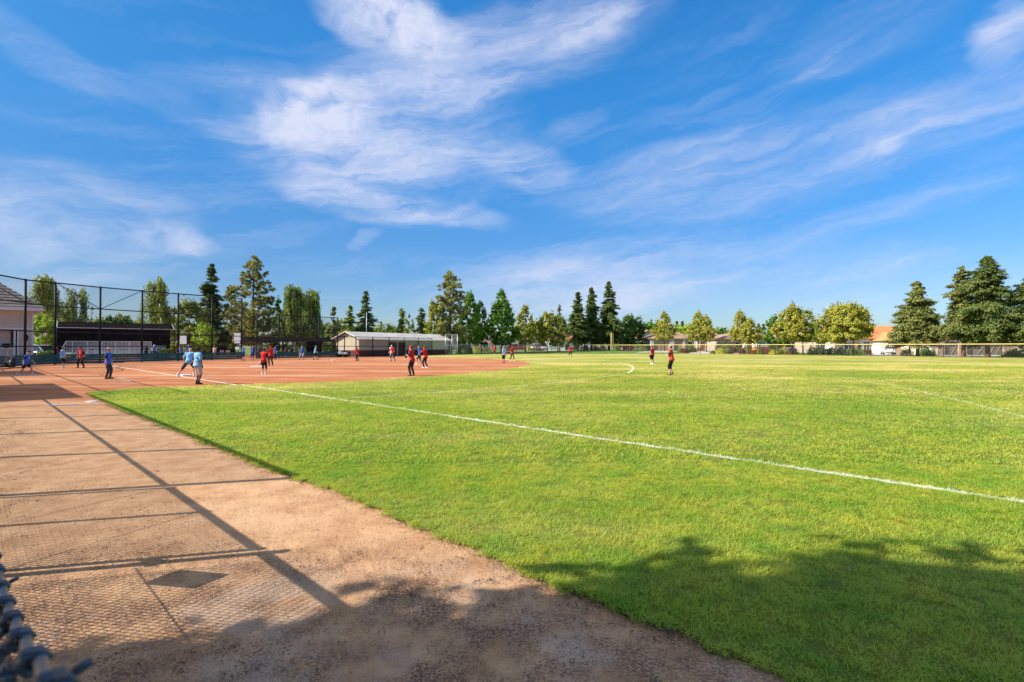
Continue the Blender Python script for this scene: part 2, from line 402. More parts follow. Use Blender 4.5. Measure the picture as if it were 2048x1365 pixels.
# turf: raised mat, its edge read off the photo
EDGE = [(1640, 1385), (1600, 1365), (1480, 1318), (1350, 1262), (1200, 1208), (1120, 1172), (1030, 1138), (950, 1100), (860, 1062), (800, 1040), (730, 1008), (660, 976),
        (590, 957), (510, 926), (440, 897), (385, 873), (340, 857), (290, 836), (250, 822), (215, 806), (192, 795), (181, 786),
        (300, 777), (480, 771.5), (700, 765), (820, 757), (900, 751), (1000, 742), (1040, 735.5), (1062, 729), (1058, 725), (1035, 721.5), (985, 718.3), (920, 716), (860, 714.6)]
rg = random.Random(3)
pts = []
for i in range(len(EDGE)-1):
    a, b_ = G(*EDGE[i]), G(*EDGE[i+1]); L = math.hypot(a[0]-b_[0], a[1]-b_[1]); n = max(1, int(L/(.12 if a[1] < 9 else .5)))
    for k in range(n):
        t = k/n; j = .030 if a[1] < 9 else .03; lf_ = .035*math.sin(i*3.1+t*7+a[0]*5.3)+.02*math.sin(a[0]*17+t*11) if a[1] < 12 else 0
        pts.append((a[0]+(b_[0]-a[0])*t+lf_+rg.uniform(-j, j), a[1]+(b_[1]-a[1])*t+rg.uniform(-j, j)))
pts.append(G(*EDGE[-1]))
FP = [(3.5, -12)] + [(2.6, 1.2)] + pts + [(-20, 84), (-11, 104), (10, 121), (24, 121), (34, 111), (48, 95), (62, 78), (75, 62), (90, 40), (90, -12)]
TURF_Z = .03
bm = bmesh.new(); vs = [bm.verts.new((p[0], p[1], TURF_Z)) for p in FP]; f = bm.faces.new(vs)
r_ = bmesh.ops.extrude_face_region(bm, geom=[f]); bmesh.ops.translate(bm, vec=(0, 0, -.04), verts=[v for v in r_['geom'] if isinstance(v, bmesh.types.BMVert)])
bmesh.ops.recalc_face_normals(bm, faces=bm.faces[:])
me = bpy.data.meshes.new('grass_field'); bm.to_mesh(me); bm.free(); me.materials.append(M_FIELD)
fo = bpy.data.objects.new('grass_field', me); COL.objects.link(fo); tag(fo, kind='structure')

def inside(P, poly):
    x, y = P[:, 0], P[:, 1]; c = np.zeros(len(P), bool); n = len(poly)
    for i in range(n):
        x0, y0 = poly[i]; x1, y1 = poly[(i+1) % n]
        if y0 == y1: continue
        k = ((y0 > y) != (y1 > y)) & (x < (x1-x0)*(y-y0)/(y1-y0)+x0); c ^= k
    return c
# grass tufts
def tuft(name, n, rad, h, wd, seed):
    rng = np.random.default_rng(seed); V = []; F = []
    for i in range(n):
        a = rng.uniform(0, 6.28); rr = rad*math.sqrt(rng.random()); x, y = rr*math.cos(a), rr*math.sin(a)
        az_ = rng.uniform(0, 6.28); lean = rng.uniform(.4, 1.7); hh = h*rng.uniform(.55, 1.15); ww = wd*rng.uniform(.7, 1.3)
        dx_, dy_ = math.cos(az_), math.sin(az_); px_, py_ = -dy_, dx_; b0 = len(V)
        for k, (t, wk) in enumerate(((0, 1), (.5, .85), (1, .15))):
            o_ = hh*lean*t*t; z = hh*(t-.25*lean*t*t)
            for s_ in (-1, 1): V.append((x+dx_*o_+px_*ww*wk*s_/2, y+dy_*o_+py_*ww*wk*s_/2, z))
        F += [(b0, b0+1, b0+3, b0+2), (b0+2, b0+3, b0+5, b0+4)]
    me = bpy.data.meshes.new(name); me.from_pydata(V, [], F); me.materials.append(M_BLADE)
    return bpy.data.objects.new(name, me)          # not linked: only instanced by the turf below
def scatter(name, P, srcs, smin, smax, seed, label=None, z=TURF_Z):
    """grass laid on the points P by geometry nodes"""
    P = np.asarray(P); V = np.zeros((len(P), 3)); V[:, :2] = P[:, :2]; V[:, 2] = z if P.shape[1] == 2 else P[:, 2]
    me = bpy.data.meshes.new(name); me.vertices.add(len(V)); me.vertices.foreach_set('co', V.astype(np.float32).ravel()); me.update()
    o = bpy.data.objects.new(name, me); COL.objects.link(o)
    ng = bpy.data.node_groups.new(name, 'GeometryNodeTree')
    ng.interface.new_socket('Geometry', in_out='INPUT', socket_type='NodeSocketGeometry'); ng.interface.new_socket('Geometry', in_out='OUTPUT', socket_type='NodeSocketGeometry')
    gi = ng.nodes.new('NodeGroupInput'); go = ng.nodes.new('NodeGroupOutput'); join = ng.nodes.new('GeometryNodeJoinGeometry')
    gti = ng.nodes.new('GeometryNodeGeometryToInstance')
    for s_ in srcs:
        oi = ng.nodes.new('GeometryNodeObjectInfo'); oi.inputs['Object'].default_value = s_; oi.inputs['As Instance'].default_value = True
        ng.links.new(oi.outputs['Geometry'], join.inputs[0])
    iop = ng.nodes.new('GeometryNodeInstanceOnPoints'); ng.links.new(gi.outputs[0], iop.inputs['Points']); ng.links.new(join.outputs[0], iop.inputs['Instance'])
    iop.inputs['Pick Instance'].default_value = True
    ri = ng.nodes.new('FunctionNodeRandomValue'); ri.data_type = 'INT'; ri.inputs[4].default_value = 0; ri.inputs[5].default_value = len(srcs)-1; ri.inputs['Seed'].default_value = seed
    ng.links.new(ri.outputs[2], iop.inputs['Instance Index'])
    rr = ng.nodes.new('FunctionNodeRandomValue'); rr.data_type = 'FLOAT_VECTOR'; rr.inputs[0].default_value = (-.12, -.12, 0); rr.inputs[1].default_value = (.12, .12, 6.283); rr.inputs['Seed'].default_value = seed+1
    ng.links.new(rr.outputs[0], iop.inputs['Rotation'])
    rs = ng.nodes.new('FunctionNodeRandomValue'); rs.data_type = 'FLOAT'; rs.inputs[2].default_value = smin; rs.inputs[3].default_value = smax; rs.inputs['Seed'].default_value = seed+2
    ng.links.new(rs.outputs[1], iop.inputs['Scale'])
    ng.links.new(iop.outputs[0], go.inputs[0])
    md = o.modifiers.new('scatter', 'NODES'); md.node_group = ng
    return o
rng = np.random.default_rng(11)
def pts_in(y0, y1, dens, margin=1.06):
    area = (y1*y1-y0*y0)*margin*1.03; n = int(area*dens)
    y = np.sqrt(rng.uniform(y0*y0, y1*y1, n)); x = rng.uniform(-1, 1, n)*y*1.03*margin
    P = np.stack([x, y], 1); return P[inside(P, FP)]
NEAR = [tuft('grass_tuft', 30, .055, .027, .0034, s) for s in (1, 2, 3)]
MIDT = [tuft('grass_tuft', 26, .10, .034, .0085, s) for s in (4, 5, 6)]
FART = [tuft('grass_tuft', 26, .20, .034, .018, s) for s in (7, 8, 9)]
a_ = scatter('grass', pts_in(2.2, 6.5, 400), NEAR, .7, 1.25, 1)
b_ = scatter('grass', pts_in(6.5, 14, 85), MIDT, .8, 1.2, 5)
c_ = scatter('grass', (lambda Q: Q[rng.random(len(Q)) < np.clip((48-Q[:, 1])/22, 0, 1)])(pts_in(14, 48, 20)), FART, .8, 1.2, 9)
for o in (a_, b_, c_): tag(o, cat='grass', kind='stuff')
a_['label'] = 'short mown turf blades nearest to the clay strip'; b_['label'] = 'short mown turf blades across the middle of the outfield'; c_['label'] = 'mown turf blades further out by the infield'
# ragged fringe of longer blades hanging over the turf edge
FR = [tuft('grass_tuft', 18, .045, .052, .0042, s) for s in (21, 22)]
ed = np.array([p for p in pts if p[1] < 20 and p[0]+p[1] < 6 and p[1] > 2]); ne = []
for i in range(len(ed)-1):
    L = np.hypot(*(ed[i+1]-ed[i]))
    if L > 2: continue
    for k in range(int(L*55)+1): ne.append(ed[i]+(ed[i+1]-ed[i])*rng.random()+rng.normal(0, .022, 2))
tag(scatter('edge_grass', np.array(ne), FR, .5, 1.15, 14, z=.012), 'ragged grass fringe along the edge of the clay', 'grass', kind='stuff')
# crumbs of clay, twigs and dead blades lying on the strip
M_CRUMB = mat('clay_crumb', (.42, .27, .17), .95, .25, 20, island=.3); M_THATCH = mat('dead_thatch', (.14, .095, .075), .9, .2, 9, island=.6); M_STRAW = mat('straw', (.40, .30, .17), .8, .2, 9, island=.4)
def crumb(seed):
    rr = np.random.default_rng(seed); b = MB(); b.ball((0, 0, .002), .005, 5, 4); b.v = [tuple(np.array(v)*rr.uniform(.6, 1.3, 3)) for v in b.v]
    me = bpy.data.meshes.new('clay_crumb'); me.from_pydata(b.v, [], b.f); me.materials.append(M_CRUMB); return bpy.data.objects.new('clay_crumb', me)
def shred(seed, m_, L=.016, n=12, w_=.0013):
    rr = np.random.default_rng(seed); b = MB()
    for i in range(n):
        x, y = rr.normal(0, .035, 2); a = rr.uniform(0, 6.28); l = L*rr.uniform(.4, 1.2); z = rr.uniform(.001, .006)
        b.tube([(x, y, z), (x+l*math.cos(a)*.5, y+l*math.sin(a)*.5, z+rr.uniform(0, .007)), (x+l*math.cos(a+.12), y+l*math.sin(a+.12), z)], w_*rr.uniform(.5, 1), 3)
    me = bpy.data.meshes.new('thatch'); me.from_pydata(b.v, [], b.f); me.materials.append(m_); return bpy.data.objects.new('thatch', me)
def dirt_pts(y0, y1, n, fn=None):
    y = np.sqrt(rng.uniform(y0*y0, y1*y1, n)); x = rng.uniform(-1.08, 1.08, n)*y; P = np.stack([x, y], 1); P = P[~inside(P, FP)]
    if fn is not None: P = P[fn(P) > rng.random(len(P))]
    return P
def patchy(P):
    s_ = np.zeros(len(P)); r2 = np.random.default_rng(8)
    for k in range(14):
        f = r2.uniform(1.5, 9); a = r2.uniform(0, 6.28); s_ += np.sin(P[:, 0]*f*math.cos(a)+P[:, 1]*f*math.sin(a)+r2.uniform(0, 6))
    s_ = 1/(1+np.exp(-s_*.9)); near = np.clip((4.3-P[:, 1])/1.4, 0.06, 1)+np.where((P[:, 0]+P[:, 1] < .3) & (P[:, 1] < 11), .28, 0)
    return s_*near
tag(scatter('clay_crumbs', dirt_pts(2.3, 8, 16000), [crumb(1), crumb(2), crumb(3)], .2, .9, 31, z=0.0), 'loose clay crumbs scattered over the strip', 'gravel', kind='stuff')
tag(scatter('thatch_litter', dirt_pts(2.3, 12, 26000, patchy), [shred(1, M_THATCH), shred(2, M_THATCH), shred(3, M_THATCH, .012, 18)], .6, 1.5, 41, z=0.001), 'dark dead thatch and leaf shreds on the clay', 'leaf litter', kind='stuff')
tag(scatter('straw_litter', dirt_pts(2.3, 9, 900), [shred(5, M_STRAW, .035, 2, .001), shred(6, M_STRAW, .03, 2, .001)], .6, 1.4, 51, z=0.001), 'dry straw blades scattered on the clay', 'straw', kind='stuff')

# painted lines and bases on the clay
M_CHALK = mat('chalk', (.76, .72, .66), .9, .12, 6); M_RUBBER = mat('base_rubber', (.80, .79, .75), .6, .06, 8)
def strip(name, p, q, wd, z=.005):
    p, q = np.array(p), np.array(q); d = (q-p)/np.linalg.norm(q-p); n = np.array((-d[1], d[0]))*wd/2
    b = MB(); b.quad((*(p-n), z), (*(q-n), z), (*(q+n), z), (*(p+n), z)); return tag(b.build(name, M_CHALK), kind='structure')
strip('foul_line', HOME, G(478, 771.0), .09)
strip('foul_line', HOME+np.array((.3, .4)), (-8.9, 71), .12)
strip('coach_box_line', G(231, 756.6), G(262, 763), .08); strip('coach_box_line', G(221.6, 765), G(262, 763), .08)
strip('coach_box_line', G(190, 758), G(231, 756.6), .08); strip('batter_box_line', G(-10, 754), G(72, 749.5), .12)
def slab(name, label, cat, c, size, rz, mt=M_RUBBER, z0=0.0):
    t = thing(name, label, cat, (c[0], c[1], z0), rz); b = MB(); b.box((0, 0, size[2]/2), size); b.build('pad', mt, t, bevel=.01)
    b = MB(); b.box((0, 0, .004), (size[0]+.03, size[1]+.03, .008)); b.build('base_plate', mat('plate_grey', (.35, .33, .3), .8), t); return t
slab('base', 'white square base under the stretching runner foot', 'base', G(373, 752), (.42, .42, .07), R(45))
tb = HOME+np.array((.564, .826))*19.8; slab('base', 'white base on the far foul line', 'base', tb, (.42, .42, .07), R(30))
slab('base', 'white double base beside the player with the grey mitt', 'base', G(514, 734.5), (.9, .42, .07), R(8))
pr = G(125, 811); slab('pitching_rubber', 'long white pitching rubber by the side fence', 'rubber', pr, (.70, .11, .02), R(6), mat('worn_rubber', (.52, .47, .41), .8, .2, 9))
p2 = G(183, 804.5); t = thing('home_plate', 'small five-sided practice plate at the corner of the turf', 'plate', (p2[0], p2[1], 0), R(-30)); t.scale = (.62, .62, .8)
b = MB(); b.prism([(-.2, .1), (-.2, -.13), (.2, -.13), (.2, .1), (0, .26)], 0, .03); b.build('pad', M_RUBBER, t)
t = thing('home_plate', 'white five-sided plate where the two chalk lines meet', 'plate', (HOME[0]-.1, HOME[1]-.1, 0), R(0))
b = MB(); b.prism([(-.22, .1), (-.22, -.13), (.22, -.13), (.22, .1), (0, .3)], 0.006, .03); b.build('pad', M_RUBBER, t)

ne_ = np.array(ne)+rng.normal(0, .045, (len(ne), 2))
tag(scatter('edge_litter', ne_, [shred(7, M_STRAW, .022, 10, .0013), shred(8, M_THATCH, .018, 14, .0015), shred(9, M_THATCH, .022, 12, .0015)], .7, 1.5, 61, z=0.004), 'dry clippings and dark thatch along the turf edge', 'clippings', kind='stuff')
# ---------------------------------------------------------------- trees
def leaf_mat(name, dark, light, tr=.25, scale=.5):
    m_ = bpy.data.materials.new(name); m_.use_nodes = True; N = NT(m_.node_tree); b = N.n['Principled BSDF']
    g = N.node('ShaderNodeNewGeometry'); n = N.ss(N.noise(g.outputs['Position'], scale, 3, .6), .35, .65)
    f = N.m('ADD', N.m('MULTIPLY', n, .5), N.m('MULTIPLY', g.outputs['Random Per Island'], .5))
    c = N.mix(f, (*dark, 1), (*light, 1)); N.put(b.inputs['Base Color'], c)
    b.inputs['Roughness'].default_value = .6; b.inputs['Specular IOR Level'].default_value = .2
    t = N.node('ShaderNodeBsdfTranslucent'); N.put(t.inputs[0], c); mx = N.node('ShaderNodeMixShader'); mx.inputs[0].default_value = tr
    N.l.new(b.outputs[0], mx.inputs[1]); N.l.new(t.outputs[0], mx.inputs[2]); N.l.new(mx.outputs[0], N.n['Material Output'].inputs[0]); return m_
L_REDW = leaf_mat('redwood_needles', (.050, .095, .025), (.21, .26, .065), .28)
L_CONB = leaf_mat('brownish_needles', (.09, .13, .032), (.33, .34, .10), .25)
L_PINE = leaf_mat('pine_needles', (.13, .16, .040), (.50, .47, .14), .28)
L_BIRCH = leaf_mat('birch_leaves', (0.131, 0.189, 0.029), (0.420, 0.464, 0.072), .3)
L_BIRCHD = leaf_mat('dark_birch_leaves', (.08, .15, .03), (.34, .42, .08), .35)
L_GREEN = leaf_mat('maple_leaves', (.06, .15, .015), (.22, .40, .045), .35)
L_PEAR = leaf_mat('pear_leaves', (0.102, 0.174, 0.026), (0.609, 0.536, 0.080), .2, 1.3)
L_OLIV = leaf_mat('plane_leaves', (0.087, 0.167, 0.026), (0.435, 0.450, 0.072), .25)
L_DARK = leaf_mat('oak_leaves', (0.032, 0.094, 0.017), (0.145, 0.246, 0.043), .2)
L_LIME = leaf_mat('lime_leaves', (0.203, 0.319, 0.029), (0.522, 0.667, 0.072), .35)
L_HEDGE = leaf_mat('hedge_leaves', (0.072, 0.131, 0.022), (0.261, 0.319, 0.065), .2, 2)
L_RED = leaf_mat('red_leaves', (.14, .035, .02), (.34, .10, .05), .2, 3)
L_MAROON = leaf_mat('maroon_leaves', (0.087, 0.029, 0.029), (0.261, 0.087, 0.072), .2, 3)
L_YEL = leaf_mat('golden_leaves', (0.319, 0.319, 0.029), (0.700, 0.652, 0.072), .25, 3)
M_BARK = mat('bark', (.13, .095, .07), .9, .25, 4, .6, 20); M_RBARK = mat('redwood_bark', (.17, .095, .06), .9, .25, 5, .6, 20); M_WBARK = mat('birch_bark', (.55, .52, .47), .8, .3, 3, .3, 20)

def cards(C, Nrm, size, rng, asp=1.6, jitter=.8, along=None):
    """leaf faces at C; folded little kites"""
    n = len(C); N_ = Nrm + rng.normal(0, jitter, (n, 3)); N_ /= np.linalg.norm(N_, axis=1, keepdims=True)+1e-9
    A = rng.normal(0, 1, (n, 3)) if along is None else along + rng.normal(0, .35, (n, 3))
    A -= N_*(A*N_).sum(1, keepdims=True); A /= np.linalg.norm(A, axis=1, keepdims=True)+1e-9; B = np.cross(N_, A)
    s = size*rng.uniform(.6, 1.35, (n, 1)); a = A*s*asp/2; b = B*s/2
    V = np.stack([C-a, C+b-a*.1+N_*s*.12, C+a, C-b-a*.1+N_*s*.12], 1).reshape(-1, 3)
    return V
def crown_obj(V, m_, parent):
    F = np.arange(len(V)).reshape(-1, 4); return npmesh('crown', V, F, m_, parent)
def clusters(cent, rad, per, size, rng, crown_c, asp=1.5, flat=.8, jitter=.7):
    k = len(cent); n = k*per; d = rng.normal(0, 1, (n, 3)); d /= np.linalg.norm(d, axis=1, keepdims=True)
    r = np.repeat(rad, per)[:, None]*rng.uniform(.35, 1, (n, 1)); P = np.repeat(cent, per, 0)+d*r*np.array([[1, 1, flat]])
    out_ = P-crown_c; out_ /= np.linalg.norm(out_, axis=1, keepdims=True)+1e-9
    return cards(P, d*.7+out_*.5+np.array([[0, 0, .25]]), size, rng, asp, jitter)
def limb_tree(parent, h, r0, rng, m_, tips, z_split):
    b = MB(); lean = rng.normal(0, .02*h, 2)
    b.tube([(0, 0, -.1), (lean[0]*.3, lean[1]*.3, z_split), (lean[0], lean[1], h*.9)], [r0*1.25, r0*.85, r0*.12], 8)
    for t in tips:
        z0 = z_split+(h*.75-z_split)*rng.uniform(0, .7)*.8; z0 = min(z0, t[2]*.8)
        b.tube([(lean[0]*.5, lean[1]*.5, z0), (t[0]*.5, t[1]*.5, z0+(t[2]-z0)*.65), tuple(t)], [r0*.42, r0*.25, r0*.06], 5)
    return b.build('trunk', m_, parent, True)

def broadleaf(loc, H, W, name, label, cat, group, m_, seed, clear=.18, prof='oval', leaf=.26, dens=1.0, bark=None, gaps=.12):
    t = thing(name, label, cat, (*loc, 0), 0, group); rng = np.random.default_rng(seed); zc = H*clear
    n = int((95 if prof == 'pear' else 75)*dens*(W/4.5)*(H/9)**.7)+30
    z = rng.uniform(0, 1, n*3); a = rng.uniform(0, 2*math.pi, n*3)
    lump = 1+.18*np.sin(a*2+seed)+.14*np.sin(a*3+z*5+seed*2)+.12*np.sin(z*13+a+seed)
    if prof == 'oval': pr = np.sqrt(np.clip(1-((z-.42)/.60)**2, 0, 1))
    elif prof == 'pear': pr = np.where(z < .28, .62+.38*(z/.28)**.7, (1-((z-.28)/.72))**.75)
    else: pr = np.where(z < .3, .75+.25*(z/.3), (1-((z-.3)/.7)**1.5)**.8)
    rr = W/2*np.clip(pr*lump, 0.02, 1.15)*rng.uniform(.55, .95, n*3)**.7
    C = np.stack([rr*np.cos(a), rr*np.sin(a), zc+z*(H-zc)*.98], 1)
    keep = np.sin(a*4.3+z*9+seed)*np.sin(z*17+seed*1.7-a) > -1+gaps*1.2
    w_ = pr+.15; keep &= rng.random(len(C)) < w_; C = C[keep][:n]
    fine_ = 1.0 if prof != 'pear' else .8
    crad = rng.uniform(.28, .6, len(C))*(W/5)**.6*(.85 if prof == 'pear' else 1); leaf = leaf*fine_
    V = clusters(C, crad, int(52*dens), leaf, rng, np.array([[0, 0, zc+(H-zc)*.35]]))
    # loose outer twigs
    m2 = len(C)*9; i_ = rng.integers(0, len(C), m2); o_ = C[i_]-np.array([[0, 0, zc+(H-zc)*.3]]); o_ /= np.linalg.norm(o_, axis=1, keepdims=True)
    P = C[i_]+o_*rng.uniform(.3, .8, (m2, 1))*(W/5)**.6+rng.normal(0, .12, (m2, 3)); V = np.concatenate([V, cards(P, o_, leaf*.8, rng)])
    crown_obj(V, m_, t)
    tips = C[rng.integers(0, len(C), 9)]*np.array([[.85, .85, .95]]); limb_tree(t, H, max(.09, H*.013), rng, bark or M_BARK, tips, zc*.9); return t

def conifer(loc, H, W, label, m_, seed, clear=.06, group=None, name='redwood_tree', dens=1.0, droop=.18, power=.8, sparse_top=.0, bark=None, cat='tree', asym=0.0, leaf=.20):
    t = thing(name, label, cat, (*loc, 0), 0, group); rng = np.random.default_rng(seed); Cs = []; Ns = []; Al = []; segA = []; segB = []; sr = []
    nb = int(10*H*dens)
    for i in range(nb):
        z = clear+(1-clear)*rng.random()**1.05; z = min(z, .985); L = W/2*((1-z)/(1-clear))**power*rng.uniform(.5, 1.18)+.12
        if z < clear+.1: L *= .75
        a = rng.uniform(0, 2*math.pi); L *= 1+.25*math.sin(a*2+seed+z*9)+.22*math.sin(z*31+seed+a)+asym*math.cos(a+3.14)*(1-z)
        if rng.random() < sparse_top*z*1.3: continue
        up = .10 if z > .6 else -.02; d = np.array([math.cos(a), math.sin(a), 0]); p0 = np.array([0, 0, z*H])
        m = max(4, int(L*9)); s = np.linspace(.18, 1, m); dp_ = droop*rng.uniform(.2, 1.9); zz = up*L*s*1.3-dp_*L*s*s*1.3
        P = p0+d*L*s[:, None]; P[:, 2] += zz; segA.append(p0); segB.append(P[-1]); sr.append(.012+.012*L)
        k = int(4+3*dens); wdt = .10+.13*L*(1-s*.55)
        for q in range(k):
            o_ = rng.normal(0, 1, (m, 3))*wdt[:, None]*np.array([[1, 1, .42]]); Cs.append(P+o_); Ns.append(np.tile([0, 0, 1.0], (m, 1))+d*.35+o_*.8)
            Al.append(np.tile(d, (m, 1))+o_*1.5+np.array([[0, 0, -.25]]))
    # leader
    m = int(H*2.2); zz = np.linspace(.86, 1.0, m)*H; P = np.stack([rng.normal(0, .05, m), rng.normal(0, .05, m), zz], 1); Cs.append(P); Ns.append(rng.normal(0, 1, (m, 3))); Al.append(np.tile([0, 0, 1.], (m, 1)))
    C = np.concatenate(Cs); V = cards(C, np.concatenate(Ns), leaf, rng, 2.0, .55, np.concatenate(Al)); crown_obj(V, m_, t)
    b = MB(); r0 = H*.02; b.tube([(0, 0, -.1), (0, 0, .5), (0, 0, H*.5), (0, 0, H*.97)], [r0*1.35, r0, r0*.55, .02], 9)
    SV, SF = segs(np.array(segA), np.array(segB), np.array(sr)); n0 = len(b.v); b.v += [tuple(v) for v in SV]; b.f += [tuple(int(x)+n0 for x in f) for f in SF]
    b.build('trunk', bark or M_RBARK, t, True); return t

def pine(loc, H, W, label, m_, seed, clear=.08, group=None, dens=1.0, power=.75):
    t = thing('pine_tree', label, 'tree', (*loc, 0), 0, group); rng = np.random.default_rng(seed); C = []; R_ = []; sA = []; sB = []
    nb = int(7.5*H*dens)
    for i in range(nb):
        z = clear+(1-clear)*rng.random()*.97; L = W/2*((1-z)/(1-clear))**power*rng.uniform(.5, 1.15)+.2; a = rng.uniform(0, 6.283); L *= 1+.25*math.sin(a*2+z*7+seed)
        d = np.array([math.cos(a), math.sin(a), .32]); p0 = np.array([0, 0, z*H]); m = max(1, int(L*1.25))
        for s in np.linspace(.45, 1, m) if m > 1 else [.9]: C.append(p0+d*L*s+rng.normal(0, .16, 3)); R_.append(rng.uniform(.28, .52))
        sA.append(p0); sB.append(p0+d*L)
    C.append(np.array([0, 0, H*.985])); R_.append(.25)
    C = np.array(C); R_ = np.array(R_); per = int(34*dens); n = len(C)*per; dd = rng.normal(0, 1, (n, 3)); dd /= np.linalg.norm(dd, axis=1, keepdims=True)
    P = np.repeat(C, per, 0)+dd*np.repeat(R_, per)[:, None]*rng.uniform(.3, 1, (n, 1))*np.array([[1, 1, .8]])
    V = cards(P, np.cross(dd, rng.normal(0, 1, (n, 3)))+np.array([[0, 0, .5]]), .15, rng, 2.6, .3, dd+np.array([[0, 0, .3]])); crown_obj(V, m_, t)
    b = MB(); r0 = H*.017; b.tube([(0, 0, -.1), (0, 0, H*.5), (0, 0, H*.96)], [r0*1.2, r0*.7, .03], 9)
    SV, SF = segs(np.array(sA), np.array(sB), .035); n0 = len(b.v); b.v += [tuple(v) for v in SV]; b.f += [tuple(int(x)+n0 for x in f) for f in SF]
    b.build('trunk', M_BARK, t, True); return t

def birch(loc, H, W, label, m_, seed, group=None, dens=1.0, clear=.12):
    t = thing('weeping_birch', label, 'tree', (*loc, 0), 0, group); rng = np.random.default_rng(seed); Cs = []; Ns = []; Al = []; bm_ = MB()
    bm_.tube([(0, 0, -.1), (.1, 0, H*.4), (-.05, .1, H*.93)], [.2, .13, .03], 8)
    for i in range(int(34*dens)):
        z = rng.uniform(.28, 1.0); a = rng.uniform(0, 6.283); L = W/2*rng.uniform(.25, 1.1)*(1.12-z*.62); d = np.array([math.cos(a), math.sin(a), 0])
        p0 = np.array([0, 0, z*H*.9]); top = p0+d*L*.6+np.array([0, 0, rng.uniform(.3, 1.9)]); top[2] = min(top[2], H); tip = p0+d*L+np.array([0, 0, rng.uniform(-.3, .6)]); tip[2] = min(tip[2], H*.97)
        bm_.tube([tuple(p0), tuple(top), tuple(tip)], [.05, .03, .012], 5)
        ns = int(4*dens)+3
        for k in range(ns):
            s = rng.uniform(.25, 1.0); q = (top+(tip-top)*(s-.5)*2) if s > .5 else (p0+(top-p0)*s*2); q = q+rng.normal(0, .22, 3)
            hang = rng.uniform(.25, 1.0)**1.6*3.6*(.5+.5*z); hang = min(hang, q[2]-H*clear); m = int(max(3, hang*13)); zz = np.linspace(0, hang, m)
            P = np.stack([q[0]+rng.normal(0, .09, m), q[1]+rng.normal(0, .09, m), q[2]-zz], 1); Cs.append(P); Ns.append(np.tile(d, (m, 1))+rng.normal(0, .5, (m, 3))); Al.append(np.tile([0, 0, -1.], (m, 1)))
    C = np.concatenate(Cs); V = cards(C, np.concatenate(Ns), .17, rng, 1.9, .4, np.concatenate(Al)); crown_obj(V, m_, t); bm_.build('trunk', M_WBARK, t, True); return t

def shrub(loc, W, H, label, m_, seed, name='shrub', cat='shrub', group='shrubs in the front gardens', leaf=.10, boxy=False, dim=None, n=None):
    t = thing(name, label, cat, (*loc, 0), 0, group); rng = np.random.default_rng(seed)
    if dim is None: dim = (W, W)
    n = n or int(min(9000, 900*max(1, dim[0]*dim[1]/1.5)*max(.6, H)))
    if boxy:
        P = rng.uniform(-.5, .5, (n, 3)); ax = rng.integers(0, 3, n); sg = np.where(rng.random(n) < .5, -.5, .5); P[np.arange(n), ax] = sg; P[P[:, 2] < -.49, 2] = .5
        Nn = np.zeros((n, 3)); Nn[np.arange(n), ax] = sg*2; P = P*np.array([[dim[0], dim[1], H]])+np.array([[0, 0, H/2]])+rng.normal(0, .05, (n, 3))
    else:
        d = rng.normal(0, 1, (n, 3)); d /= np.linalg.norm(d, axis=1, keepdims=True); d[:, 2] = np.abs(d[:, 2])
        lump = 1+.14*np.sin(d[:, 0]*7+seed)+.12*np.sin(d[:, 1]*8+d[:, 2]*6+seed); P = d*lump[:, None]*np.array([[dim[0]/2, dim[1]/2, H]])*rng.uniform(.72, 1.0, (n, 1)); Nn = d
    V = cards(P, Nn, leaf, rng, 1.5, .5); npmesh('foliage', V, np.arange(len(V)).reshape(-1, 4), m_, t)
    b = MB()
    for k in range(5):
        a = k*1.26+seed; b.tube([(0, 0, -.02), (dim[0]*.3*math.cos(a), dim[1]*.3*math.sin(a), H*.75)], [.03, .012], 5)
    b.build('stem', M_BARK, t); return t

def at(px, d): return (X_at(px, d), d)
def topz(py, d): return Z_at(py, d)
# behind the backstop, left to right
GL = 'trees in the park behind the backstop'; GO = 'street trees beyond the outfield fence'; GF = 'far trees showing above the roofs'
birch(at(92, 68), topz(552, 68), 6.6, 'weeping birch behind the beige building with long drooping top shoots', L_BIRCH, 1, GL, 1.3)
birch(at(152, 72), topz(574, 72), 6.4, 'weeping birch standing over the left end of the bleacher shade roof', L_BIRCHD, 2, GL, 1.2)
broadleaf(at(86, 62), topz(632, 62), 3.4, 'lime_tree', 'low lime green tree directly beside the beige building corner', 'tree', GL, L_LIME, 3, .05)
birch(at(318, 70), topz(550, 70), 6.4, 'tall pale weeping birch with white stem over the bleacher roof right end', L_BIRCH, 4, GL, 1.7)
broadleaf(at(378, 76), topz(604, 76), 5.2, 'broadleaf_tree', 'loose green tree between the pale birch and the dark redwood', 'tree', GL, L_OLIV, 5, .12)
broadleaf(at(345, 84), topz(640, 84), 6.5, 'broadleaf_tree', 'dark rounded tree behind the white square sign', 'tree', GL, L_DARK, 6, .05)
conifer(at(423, 88), topz(527, 88), 6.0, 'narrow dark redwood left of the big golden pine', L_REDW, 7, .05, GL, dens=1.7, power=.85)
broadleaf(at(408, 66), topz(650, 66), 2.5, 'young_tree', 'small bright lime green tree in front of the dark redwood', 'tree', GL, L_LIME, 8, .22, dens=.7, leaf=.2)
pine(at(506, 84), topz(510, 84), 8.4, 'tallest golden green pine beside the dark redwood', L_PINE, 9, .05, GL, 1.5)
pine(at(462, 88), topz(572, 88), 4.6, 'shorter pine leaning against the left side of the tallest pine', L_PINE, 10, .05, GL, 1.2)
birch(at(590, 84), topz(571, 84), 8.0, 'broad dark weeping birch right of the tallest pine', L_BIRCHD, 11, GL, 2.4)
birch(at(622, 88), topz(580, 88), 6.0, 'weeping birch forming the right half of the dark birch pair', L_BIRCHD, 12, GL, 1.8)
